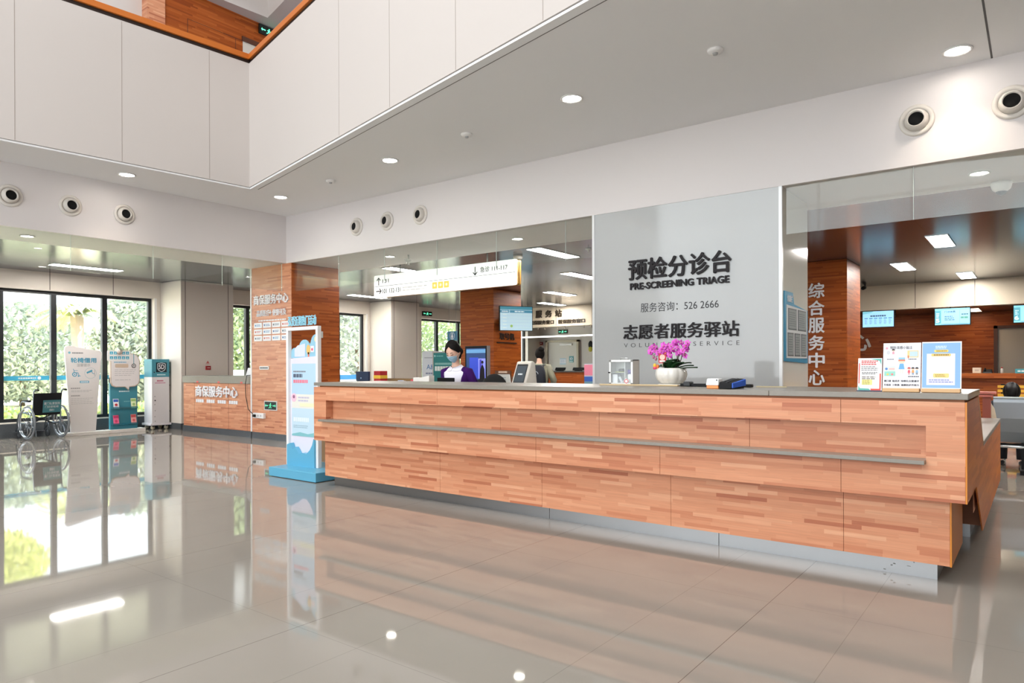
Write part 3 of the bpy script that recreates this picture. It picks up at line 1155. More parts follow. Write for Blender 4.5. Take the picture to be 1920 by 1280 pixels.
text('lettering', 'VOLUNTEER SERVICE', fp, -3.66, -2.375, 1.435, 1.478, M((66, 64, 66), .5), pil, .001, -.008, .001, 1.8)

po = thing('notice_board', (-1.955, 7.33, 1.25), 'blue framed notice board with five grey sheets on the pillar side', 'notice board')
fx = face_x(-1.966)
m = MB()
m.prism([(6.90, 1.27), (7.70, 1.25), (7.72, 1.25), (7.72, 1.80), (7.22, 1.84), (7.18, 1.95), (6.90, 1.95), (6.88, 1.6)], lambda a, b, d: fx.p(a, b, d), 0, .012)
m.build('back_board', M((52, 148, 190), .4), po)
f2 = face_x(-1.954)
m = MB(); m.prism([(6.95, 1.30), (7.68, 1.30), (7.68, 1.80), (6.95, 1.82)], lambda a, b, d: f2.p(a, b, d), 0, .003); m.build('white_panel', M((226, 230, 232), .4), po)
f3 = face_x(-1.951)
for u0, u1, v0, v1 in ((7.0, 7.29, 1.58, 1.79), (7.34, 7.64, 1.58, 1.79), (6.98, 7.18, 1.32, 1.55), (7.22, 7.42, 1.32, 1.55), (7.46, 7.65, 1.32, 1.55)):
    p = MB(); p.prism([(u0, v0), (u1, v0), (u1, v1), (u0, v1)], lambda a, b, d: f3.p(a, b, d), 0, .003)
    p = p.build('sheet_pocket', M((92, 100, 104), .35), po)
    ii = Ink(face_x(-1.948)); ii.rect(u0 + .015, u1 - .015, v0 + .012, v1 - .012, (150, 158, 160), 1); ii.bars(u0 + .03, u1 - .03, v0 + .03, v1 - .03, 7, (110, 118, 122), 2, .3, 4); ii.build('notice', None, p)
text('lettering', '信息栏', f2, 6.98, 7.16, 1.85, 1.92, LETTERW, po, .002, .01, .001)

# ------------------------------------------------------------------ small service counter on the left
sc_ = thing('service_counter', (-12.14, 7.15, 0), 'small wood fronted counter with white lettering left of the lettered column', 'counter')
MB().box(-13.31, -10.97, 6.86, 7.45, .11, .94).build('front', WOOD, sc_, .003)
MB().box(-13.33, -10.97, 6.84, 7.5, .94, 1.075).build('top', STONE, sc_, .006)
bx('skirting', -13.33, -10.97, 6.85, 7.45, 0, .11, DARKSTONE, sc_)
for x in (-12.75, -12.0, -11.25):
    bx('red_marker', x - .035, x + .035, 6.838, 6.842, .945, .975, M((224, 96, 92), .5), sc_)
for x in (-12.9, -12.3, -11.7, -11.1):
    bx('panel_joint', x - .002, x + .002, 6.8585, 6.861, .11, .94, M((120, 74, 50), .6), sc_)
text('lettering', '商保服务中心', face_y(6.86), -12.83, -11.38, .68, .89, LETTERW, sc_, .02, .018, .004)
ii = Ink(face_y(6.86), .008)
for k in range(4):
    u = -12.83 + k * .385
    for q in range(4):
        ii.rect(u + q * .072, u + q * .072 + .058, .57, .63, (236, 236, 240), 1)
ii.build('small_lettering', None, sc_)
# ================================================================== reception desk
YU, YL, YP = 4.42, 4.53, 4.62
desk = thing('reception_desk', (-3.1, 4.9, 0), 'long reception desk of salmon butcher block wood with a grey stone top', 'reception desk')


def panels(name, xs, y0, y1, z0, z1, parent, mat=WOOD):
    m = MB()
    for a, b in zip(xs[:-1], xs[1:]):
        m.box(a + .0012, b - .0012, y0, y1, z0, z1)
    return m.build(name, mat, parent)


SE = [-5.92, -5.30, -4.20, -3.14, -2.09, -.935, -.319]
# raised front with the long niche
panels('upper_front', SE, YU, YU + .03, .893, 1.027, desk)
panels('lower_front', SE, YU, YU + .03, .482, .682, desk)
for a, b in ((-5.92, -5.74), (-.502, -.319)):
    bx('niche_side', a, b, YU, YU + .03, .682, .893, WOOD, desk)
panels('niche_back', [-5.74, -4.75, -3.56, -2.62, -1.5, -.502], YU + .085, YU + .1, .682, .893, desk)
bx('niche_head', -5.74, -.502, YU + .03, YU + .086, .893, .90, WOOD, desk)
m = MB(); m.box(-5.745, -5.74, YU + .03, YU + .086, .682, .893).box(-.502, -.497, YU + .03, YU + .086, .682, .893)
m.build('niche_cheek', WOOD, desk)
MB().box(-5.74, -.502, YU - .0, YU + .086, .682, .705).box(-5.80, -.503, YU - .055, YU - .0005, .682, .705).build('ledge', STONE, desk, .003)
bx('front_core', -5.90, -.34, YU + .102, 5.28, .485, 1.02, M((150, 96, 66), .6), desk)
bx('top_reveal', -5.88, -.325, YU + .035, 5.28, 1.0, 1.042, M((186, 112, 60), .45), desk)
MB().box(-5.93, -3.7, YU - .005, 5.31, 1.040, 1.0735).box(-3.699, -1.35, YU - .005, 5.31, 1.040, 1.0735).box(-1.349, -.305, YU - .005, 5.31, 1.040, 1.0735).build('stone_top', STONE, desk, .003)
bx('soffit_board', -5.92, -.335, YU + .03, YL + .05, .482, .49, WOOD, desk)
# lower box set back under the raised front
panels('base_front', [-5.90, -4.27, -3.16, -2.06, -.945, -.4], YL, YL + .03, .107, .482, desk)
bx('base_core', -5.88, -.41, YL + .031, 5.2, .11, .482, M((150, 96, 66), .6), desk)
bx('base_end', -.40, -.392, YL - .001, 5.2, .105, .482, M((196, 116, 48), .4), desk)
bx('left_end', -5.935, -5.92, YU, 5.28, .482, 1.027, WOOD, desk)
# steel kick plate in three lengths
m = MB()
for a, b in ((-5.86, -3.152), (-3.148, -1.752), (-1.748, -.47)):
    m.box(a, b, YP, YP + .02, 0, .11)
m.box(-.49, -.47, YP + .02, 5.0, 0, .11)
m.build('kick_plate', STEEL, desk)
ii = Ink(face_y(YP))
for k in range(5):
    u, v = -.70 + random.uniform(-.05, .17), random.uniform(.012, .085)
    ii.rect(u, u + random.uniform(.006, .02), v, v + random.uniform(.003, .008), (120, 120, 116), 1)
ii.build('scuffs', None, desk)
# end panel with the sloping cut-outs
m = MB()
m.prism([(YU - .001, 1.027), (YU - .001, .482), (5.10, .482), (5.66, .105), (8.3, .105), (8.3, .665), (5.76, .665), (5.31, 1.027)],
        lambda a, b, d: (d, a, b), -.319, -.311)
m.build('end_panel', wood_mat('honey_end_panel', [(0, (186, 98, 30)), (.5, (200, 110, 36)), (1, (212, 126, 48))], .036, .5, .35, .15), desk)
bx('edge_band', -.3190, -.3108, YU - .004, YU - .001, .482, 1.027, ORANGE_EDGE, desk)
bx('edge_band', -.4000, -.3918, YL - .0035, YL - .0008, .105, .482, ORANGE_EDGE, desk)
# low return desk behind, on the right, and the clerk's worktop
MB().box(-.95, -.310, 5.77, 8.32, .667, .70).build('return_top', STONE, desk, .004)
m = MB(); m.hexa([(-.95, 5.31, 1.0), (-.335, 5.31, 1.0), (-.335, 5.33, 1.0), (-.95, 5.33, 1.0)], [(-.95, 5.31, 1.001), (-.335, 5.31, 1.001), (-.335, 5.33, 1.001), (-.95, 5.33, 1.001)])
m = MB(); m.prism([(5.285, 1.04), (5.755, .70), (5.74, .665), (5.27, 1.0)], lambda a, b, d: (d, a, b), -.95, -.31); m.build('sloped_back', M((196, 160, 124), .5), desk)
bx('return_core', -.92, -.335, 5.8, 8.28, .11, .667, M((150, 96, 66), .6), desk)
m = MB(); m.box(-.90, -.40, 5.9, 8.2, 0, .11); m.build('return_plinth', STEEL, desk)
bx('return_inner_slope', -.336, -.335, 5.2, 5.7, .3, .482, WOOD, desk)
bx('worktop', -5.88, -.95, 5.281, 5.62, .70, .74, M((206, 196, 182), .4), desk)
bx('worktop_front', -5.88, -.95, 5.281, 5.33, .11, .70, M((160, 104, 72), .5), desk)

ZC = 1.0745
# first aid box with things inside
fa = thing('first_aid_box', (-2.70, 5.03, ZC), 'silver framed glass door first aid box on the stone top left of the orchids', 'first aid box')
x0, x1, y0, y1, z0, z1 = -2.80, -2.585, 4.99, 5.09, ZC + .002, ZC + .205
CASE = M((214, 212, 206), .35)
m = MB()
m.box(x0, x1, y1 - .004, y1, z0, z1).box(x0, x1, y0, y1, z0, z0 + .008).box(x0, x1, y0, y1, z1 - .008, z1)
m.box(x0, x0 + .006, y0, y1, z0, z1).box(x1 - .006, x1, y0, y1, z0, z1)
m.build('case', CASE, fa)
m = MB()
m.box(x0, x1, y0 - .012, y0, z0, z0 + .018).box(x0, x1, y0 - .012, y0, z1 - .018, z1).box(x0, x0 + .016, y0 - .012, y0, z0, z1).box(x1 - .018, x1, y0 - .012, y0, z0, z1)
m.build('door_frame', M((222, 222, 218), .3, .3), fa, .002)
for a in (x0 + .002, x1 - .018):
    for b in (z0 + .001, z1 - .017):
        bx('corner_cap', a, a + .016, y0 - .0155, y0 - .012, b, b + .016, M((120, 118, 114), .35, .6), fa)
bx('glass_door', x0 + .016, x1 - .018, y0 - .008, y0 - .005, z0 + .018, z1 - .018, ACRYLIC, fa)
bx('divider', -2.668, -2.662, y0 + .005, y1 - .005, z0 + .008, z1 - .008, CASE, fa)
bx('shelf', x0 + .006, -2.668, y0 + .005, y1 - .005, z0 + .098, z0 + .102, M((150, 150, 146), .3), fa)
MB().tube([(-2.73, 5.04, z1), (-2.725, 5.04, z1 + .014), (-2.665, 5.04, z1 + .014), (-2.66, 5.04, z1)], .004, 8).build('handle', ALU, fa)
bx('latch', x0 - .006, x0 + .012, y0 - .018, y0 - .012, z0 + .095, z0 + .105, BLACK, fa)
ii = Ink(face_y(y0 - .012))
ii.poly([(x1 - .058, z0 + .005), (x1 - .03, z0 + .031), (x1 - .058, z0 + .057), (x1 - .086, z0 + .031)], (240, 240, 240), 1)
ii.stroke([(x1 - .058, z0 + .013), (x1 - .038, z0 + .031), (x1 - .058, z0 + .049), (x1 - .078, z0 + .031), (x1 - .058, z0 + .013)], .005, (206, 40, 52), 2)
ii.build('warning_sticker', None, fa)
it = thing('medicine_bottle', (-2.63, 5.03, z0 + .008), 'white bottle with a purple cap in the right half of the first aid box', 'bottle')
MB().lathe([(.022, 0), (.024, .01), (.024, .07), (.018, .08)], (-2.632, 5.03, z0 + .009), 20).build('bottle', WHITE, it)
MB().lathe([(.023, .08), (.023, .112), (.0005, .114)], (-2.632, 5.03, z0 + .009), 20).build('cap', M((72, 44, 140), .4), it)
tag(bx('medicine_carton', -2.785, -2.74, 5.01, 5.06, z0 + .0085, z0 + .085, M((236, 234, 236), .5)), 'plain white carton at the lower left inside the first aid box', 'box')
mm = MB(); mm.X = Matrix.Translation((-2.695, 5.03, z0 + .013)) @ Matrix.Rotation(-.5, 4, 'Y'); mm.box(-.010, .010, -.02, .02, .006, .06)
tag(mm.build('medicine_packet', M((206, 206, 210), .5)), 'pale packet leaning on the divider inside the first aid box', 'box')
tt = thing('ointment_tin', (-2.71, 5.03, z0 + .102), 'dark tin on a yellow card on the first aid box shelf', 'tin')
bx('card', -2.755, -2.675, 5.0, 5.06, z0 + .1025, z0 + .106, M((196, 196, 60), .5), tt)
MB().lathe([(.026, 0), (.028, .006), (.028, .02), (.02, .026), (.0005, .026)], (-2.71, 5.03, z0 + .106), 20).build('tin', M((48, 44, 30), .4), tt)

# orchids in a fluted white pot
px, py = -2.275, 5.02
orc = thing('potted_orchid', (px, py, ZC), 'magenta orchids in a fluted white pot on the stone top before the triage pillar', 'plant')
POT = M((232, 228, 220), .18)
MB().lathe([(.06, 0), (.10, .003), (.105, .012), (.09, .016), (.06, .014)], (px, py, ZC), 40).build('saucer', POT, orc)
MB().lathe([(.062, .014), (.088, .022), (.112, .05), (.122, .085), (.118, .118), (.106, .138), (.100, .138), (.108, .115), (.0005, .11)], (px, py, ZC), 72,
           flute=lambda a, h: 1 - .045 * abs(math.cos(a * 5)) ** 6).build('pot', POT, orc)
bark = MB()
for k in range(60):
    a, r = random.uniform(0, 2 * PI), .1 * random.random() ** .5
    bark.ball((px + r * math.cos(a), py + r * math.sin(a), ZC + .122), (.014, .012, .009), 6, 4)
b_ = bark.build('bark_mulch', M((50, 40, 32), .9), orc)
b_['kind'] = 'stuff'
LEAF = M((28, 62, 30), .3)
for k, (a, L, el) in enumerate([(.2, .15, .5), (-.35, .15, .85), (-.9, .14, 1.1), (2.9, .11, .8), (3.4, .10, .7), (1.4, .15, 1.2), (4.5, .13, 1.1), (-.1, .18, .25), (5.2, .15, 1.3), (2.2, .12, 1.2), (.6, .16, .75), (-.6, .16, 1.3)]):
    m = MB()
    rows = []
    for s in range(9):
        q = s / 8
        x = L * q * math.cos(el) * (1 + .2 * q)
        z = .12 + L * math.sin(el) * q * (1.3 - .75 * q)
        wd = .046 * math.sin(PI * min(1, q * .92 + .08)) ** .7 + .002
        c = Vector((px + (x + .015) * math.cos(a), py + (x + .015) * math.sin(a), ZC + z))
        sd = Vector((-math.sin(a), math.cos(a), 0)) * wd
        rows.append([c - sd, c - Vector((0, 0, .008)), c + sd, c + Vector((0, 0, .002))])
    m.loft(rows, True, True)
    m.build('leaf', LEAF, orc)
FLW = [M((206, 62, 190), .5), M((226, 96, 208), .5), M((188, 40, 160), .5), M((232, 150, 214), .5)]
STEM = M((66, 52, 40), .6)


def blossom(parent, c, r, face):
    m = MB()
    n = Vector(face).normalized()
    s = n.orthogonal().normalized()
    t = n.cross(s)
    for k in range(5):
        a = 2 * PI * k / 5 + random.uniform(-.1, .1)
        d = s * math.cos(a) + t * math.sin(a)
        e = n.cross(d)
        m.use(random.choice(FLW[:3]) if k % 2 else FLW[1])
        w = r * (.52 if k in (1, 4) else .36)
        b = c + d * r * .08
        m.add([b, b + d * r * .5 + e * w + n * r * .1, b + d * r * .95 + e * w * .45 - n * r * .05, b + d * r * 1.02 - n * r * .1,
               b + d * r * .95 - e * w * .45 - n * r * .05, b + d * r * .5 - e * w + n * r * .1, b + d * r * .55 + n * r * .2],
              [(0, 1, 6), (1, 2, 6), (2, 3, 6), (3, 4, 6), (4, 5, 6), (5, 0, 6)], True)
    m.use(M((226, 196, 70), .5)).ball(tuple(c + n * r * .22), r * .16, 8, 6)
    m.use(FLW[2]).ball(tuple(c + n * r * .2 - Vector((0, 0, r * .2))), (r * .2, r * .2, r * .22), 8, 6)
    return m.build('flower', None, parent)


for sx, sy, tx, tz, nfl in ((-.05, 0, -.13, .295, 7), (-.03, .02, -.06, .305, 7), (.01, -.01, .0, .30, 7), (.03, .02, .055, .325, 8), (.05, 0, .13, .31, 7), (.04, -.02, .09, .29, 5)):
    p0, p1 = Vector((px + sx, py + sy, ZC + .12)), Vector((px + tx * .8, py + sy * .5, ZC + tz - .01))
    p2 = Vector((px + tx * 1.2, py - .03, ZC + tz - .02))
    pts = [p0, p0.lerp(p1, .5) + Vector((.006, 0, 0)), p1, p1.lerp(p2, .6) + Vector((0, 0, .012)), p2]
    MB().tube(pts, .0035, 6).build('stem', STEM, orc)
    for k in range(nfl):
        q = random.uniform(.0, 1.1)
        c = p1.lerp(p2, q) + Vector((random.uniform(-.03, .03), random.uniform(-.04, .02), random.uniform(-.045, .04)))
        blossom(orc, c, random.uniform(.020, .027), (random.uniform(-.1, .6), -1, random.uniform(-.4, .3)))
for dx, dz in ((-.175, .285), (-.155, .255), (-.14, .225), (.115, .245), (-.12, .21)):
    MB().ball((px + dx, py - .02, ZC + dz), (.011, .011, .016), 8, 6).build('bud', M((190, 120, 150), .5), orc)
    MB().tube([(px + dx, py - .02, ZC + dz + .012), (px + dx * .75, py - .01, ZC + dz + .04)], .002, 5).build('stem', STEM, orc)
ii = Ink(Face((0, py - .045, 0), (1, 0, 0)), .002)
ii.rrect(px - .085, px - .02, ZC + .175, ZC + .262, .01, (196, 44, 60), 1)
ii.disc(px - .052, ZC + .222, .022, (244, 206, 190), 2)
ii.rect(px - .075, px - .03, ZC + .183, ZC + .198, (240, 226, 220), 2)
g = ii.build('gift_card', None, orc, label='small red greeting card')
bx('card_stick', px - .054, px - .050, py - .044, py - .041, ZC + .11, ZC + .18, M((200, 180, 140), .5), orc)
m = MB(); m.use(M((240, 190, 60), .5)).ball((px - .115, py - .05, ZC + .158), (.014, .01, .016), 10, 8); m.use(M((224, 70, 110), .5)).ball((px - .115, py - .05, ZC + .138), (.016, .01, .012), 10, 8)
m.use(M((230, 120, 60), .5)).ball((px - .09, py - .05, ZC + .148), (.012, .01, .018), 10, 8)
m.build('charm', None, orc, label='little yellow and pink ornament')

# long strip, cable clip and black trunking along the top
st = thing('wooden_strip', (-2.5, 4.88, ZC), 'long thin pale wooden strip lying before the first aid box and pot', 'strip')
bx('strip', -2.83, -2.16, 4.875, 4.905, ZC + .0005, ZC + .012, M((206, 182, 142), .5), st, .002)
tr = thing('cable_trunking', (-1.95, 4.93, ZC), 'black cable trunking with a clip on the stone top, right of the wooden strip', 'cable trunking')
bx('duct', -2.155, -1.62, 4.91, 4.955, ZC + .0005, ZC + .022, BLACK, tr, .004)
bx('clip', -2.125, -2.07, 4.895, 4.965, ZC + .0005, ZC + .036, M((26, 28, 30), .4), tr, .006)
st2 = MB(); st2.X = Matrix.Translation((-1.50, 4.97, ZC + .001)) @ Matrix.Rotation(.18, 4, 'Z'); st2.box(-.10, .10, -.008, .008, 0, .008)
tag(st2.build('bamboo_stick', M((190, 176, 140), .6)), 'short bamboo stick lying at the right end of the black trunking', 'stick')
pr = thing('desk_gadget', (-1.75, 4.55, ZC), 'small white gadget with an orange foot on the stone top', 'device')
MB().hexa([(-1.797, 4.51, ZC + .022), (-1.707, 4.51, ZC + .022), (-1.707, 4.60, ZC + .022), (-1.797, 4.60, ZC + .022)],
          [(-1.79, 4.515, ZC + .068), (-1.709, 4.515, ZC + .068), (-1.709, 4.595, ZC + .068), (-1.79, 4.595, ZC + .068)]).build('body', M((244, 244, 244), .3), pr, .006)
bx('foot', -1.792, -1.71, 4.514, 4.596, ZC + .0005, ZC + .0225, M((240, 150, 80), .4), pr, .003)
ii = Ink(face_y(4.512)); ii.disc(-1.72, ZC + .058, .004, (60, 60, 64), 2, .006); ii.build('sensor', None, pr)
rd = thing('black_card_reader', (-1.64, 4.56, ZC), 'black and blue wedge shaped card reader right of the small white gadget', 'card reader')
MB().hexa([(-1.70, 4.50, ZC + .001), (-1.615, 4.50, ZC + .001), (-1.585, 4.66, ZC + .001), (-1.67, 4.66, ZC + .001)],
          [(-1.70, 4.50, ZC + .045), (-1.615, 4.50, ZC + .04), (-1.585, 4.66, ZC + .066), (-1.67, 4.66, ZC + .07)]).build('body', BLACK, rd, .004)
MB().hexa([(-1.614, 4.50, ZC + .006), (-1.606, 4.50, ZC + .006), (-1.574, 4.66, ZC + .02), (-1.584, 4.66, ZC + .02)],
          [(-1.614, 4.50, ZC + .04), (-1.606, 4.50, ZC + .038), (-1.574, 4.66, ZC + .062), (-1.584, 4.66, ZC + .066)]).build('side_panel', M((36, 92, 200), .35), rd, .002)
for dx in (.018, .045):
    MB().hexa([(-1.70 + dx, 4.51, ZC + .045), (-1.692 + dx, 4.51, ZC + .045), (-1.662 + dx, 4.64, ZC + .066), (-1.67 + dx, 4.64, ZC + .066)],
              [(-1.70 + dx, 4.51, ZC + .048), (-1.692 + dx, 4.51, ZC + .048), (-1.662 + dx, 4.64, ZC + .069), (-1.67 + dx, 4.64, ZC + .069)]).build('rail', M((60, 62, 66), .3), rd)


# three notices at the right end of the desk
def notice(name, x0, x1, y, h, lab, paint, base=True):
    t = thing(name, ((x0 + x1) / 2, y + .02, ZC), lab, 'sign')
    lean = .16
    fc = Face((0, y, ZC), (1, 0, 0), (0, lean, 1))
    z0 = .022 if base else .006
    m = MB()
    m.prism([(x0, z0), (x1, z0), (x1, h), (x0, h)], lambda a, b, d: fc.p(a, b, d), -.006, 0)
    m.build('panel', M((240, 240, 244), .25), t)
    if base:
        bx('wooden_foot', x0, x1 - .004, y - .012, y + .05, ZC + .0005, ZC + .022, M((222, 180, 132), .5), t, .003)
    else:
        bx('foot', x0 - .003, x1 + .003, y - .01, y + .045, ZC + .0005, ZC + .006, M((52, 62, 92), .3), t)
    ii = Ink(fc, .0004)
    paint(ii, x0, x1, z0, h, t, fc)
    ii.build('print', None, t)
    return t


def paint_small(s, a, b, c, d, t, fc):
    s.rect(a + .004, b - .004, c, d - .004, (246, 244, 242), 1)
    s.rect(a + .004, a + .010, c + .04, d - .03, (226, 84, 66), 2)
    s.rect(b - .012, b - .004, c + .01, c + .1, (226, 84, 66), 2)
    s.poly([(a + .06, d - .004), (b - .004, d - .004), (b - .004, d - .04), (b - .014, d - .016)], (96, 182, 168), 2)
    s.poly([(a + .004, c), (a + .07, c), (a + .06, c + .010), (a + .012, c + .012), (a + .004, c + .03)], (96, 182, 168), 2)
    s.rect(a + .07, b - .004, c, c + .010, (226, 84, 66), 2)
    s.bars(a + .018, b - .02, d - .042, d - .012, 3, (206, 62, 62), 3, .6, 6)
    s.bars(a + .018, b - .02, d - .076, d - .046, 3, (90, 92, 96), 3, .4, 5)
    s.bars(a + .022, b - .02, d - .098, d - .082, 2, (70, 70, 74), 3, .5, 5)
    s.bars(a + .022, b - .026, d - .128, d - .108, 2, (96, 84, 70), 3, .5, 3)
    s.rect(a + .022, b - .05, c + .032, c + .064, (238, 226, 140), 3)
    s.bars(a + .026, b - .056, c + .034, c + .062, 4, (130, 120, 70), 4, .35, 3)
notice('countertop_notice', -.866, -.738, 4.53, .198, 'smallest of the three counter notices, with red and green corners', paint_small, False)


def kid(s, u, v, h, hair, top, legs, layer=3):
    s.rect(u - h * .09, u - h * .02, v, v + h * .3, legs, layer).rect(u + h * .02, u + h * .09, v, v + h * .3, legs, layer)
    s.poly([(u - h * .16, v + h * .26), (u + h * .16, v + h * .26), (u + h * .1, v + h * .6), (u - h * .1, v + h * .6)], top, layer + 1)
    s.disc(u, v + h * .76, h * .17, (250, 214, 190), layer + 1, h * .16)
    s.poly([(u - h * .19, v + h * .76), (u + h * .19, v + h * .76), (u + h * .15, v + h * .92), (u, v + h * .98), (u - h * .15, v + h * .92)], hair, layer + 2)


def paint_flu(s, a, b, c, d, t, fc):
    s.rect(a + .002, b - .002, c + .004, d - .004, (240, 240, 246), 1)
    s.disc(a + .018, d - .03, .007, (232, 160, 176), 2)
    kid(s, (a + b) / 2 - .0, c + .085, .095, (226, 128, 96), (110, 176, 226), (246, 220, 210))
    s.rect((a + b) / 2 - .016, (a + b) / 2 + .016, c + .166, c + .178, (150, 200, 226), 8)
    kid(s, a + .052, d - .075, .042, (50, 42, 40), (240, 160, 176), (230, 220, 220))
    s.disc(a + .026, d - .056, .009, (206, 208, 212), 3, .012)
    s.rect(b - .068, b - .012, d - .085, d - .045, (236, 206, 140), 2).rect(b - .056, b - .016, d - .08, d - .05, (190, 214, 232), 3)
    s.rect(b - .066, b - .060, d - .09, d - .074, (214, 120, 90), 3)
    s.rect(a + .008, a + .064, c + .07, c + .128, (214, 232, 220), 2).rect(a + .008, a + .064, c + .07, c + .097, (150, 212, 196), 3)
    s.disc(a + .018, c + .112, .007, (84, 130, 200), 4).rect(a + .03, a + .06, c + .106, c + .117, (246, 190, 186), 4)
    s.rect(a + .02, a + .03, c + .075, c + .085, (240, 200, 90), 4).disc(a + .048, c + .08, .006, (240, 130, 130), 4)
    for q, (hh, tt, ll) in enumerate((((196, 70, 70), (232, 90, 110), (210, 120, 110)), ((60, 50, 46), (244, 160, 90), (70, 110, 150)), ((30, 30, 34), (150, 190, 220), (60, 80, 100)))):
        kid(s, b - .058 + q * .0195, c + .078, .045, hh, tt, ll)
    s.bars(b - .062, b - .008, c + .064, c + .071, 1, (70, 70, 76), 3, .8, 5)
    s.bars(a + .02, a + .055, d - .098, d - .092, 1, (90, 90, 96), 3, .8, 4)
    s.bars(b - .062, b - .022, d - .098, d - .092, 1, (90, 90, 96), 3, .8, 4)
    DK = M((48, 46, 54), .5)
    f2 = Face(fc.p(0, 0, .003), fc.u, fc.vv)
    text('lettering', '预防流感小贴士', f2, a + .034, b - .042, d - .036, d - .018, DK, t, .0004, 0, 0)
    for u0, u1, bb in ((a + .008, a + .043, '戴口罩'), (a + .05, a + .087, '勤洗手'), (a + .094, b - .007, '咳嗽礼仪要遵守')):
        text('lettering', bb, f2, u0, u1, c + .036, c + .047, DK, t, .0004, .018, 0)
    for u0, u1, bb in ((a + .008, a + .043, '打疫苗'), (a + .05, a + .087, '少聚集'), (a + .094, b - .007, '健康防护齐努力')):
        text('lettering', bb, f2, u0, u1, c + .013, c + .024, DK, t, .0004, .018, 0)
notice('countertop_notice', -.728, -.537, 4.50, .285, 'white flu prevention notice with cartoon children, middle of three on the desk', paint_flu)


def paint_blue(s, a, b, c, d, t, fc):
    s.rect(a + .003, b - .005, c + .004, d - .007, (138, 182, 234), 1)
    s.rect(a + .024, b - .03, c + .02, d - .068, (230, 228, 250), 2)
    s.rrect(a + .06, b - .062, d - .06, d - .046, .006, (246, 214, 110), 3).bars(a + .07, b - .07, d - .056, d - .050, 1, (150, 126, 60), 4, .9, 5)
    s.rrect(a + .046, b - .05, d - .083, d - .068, .006, (250, 206, 112), 3).bars(a + .058, b - .06, d - .079, d - .072, 1, (130, 110, 60), 4, .9, 6)
    s.bars(a + .066, b - .07, d - .04, d - .022, 2, (206, 226, 240), 2, .7, 4, rag=.05)
    s.rrect(a + .056, b - .058, c + .062, c + .086, .006, (246, 214, 130), 3).bars(a + .066, b - .066, c + .066, c + .082, 2, (160, 136, 70), 4, .5, 5)
    s.bars(a + .036, b - .036, c + .032, c + .054, 2, (130, 142, 206), 3, .5, 7)
notice('countertop_notice', -.533, -.343, 4.505, .288, 'blue framed notice with yellow labels, rightmost of three on the desk', paint_blue)
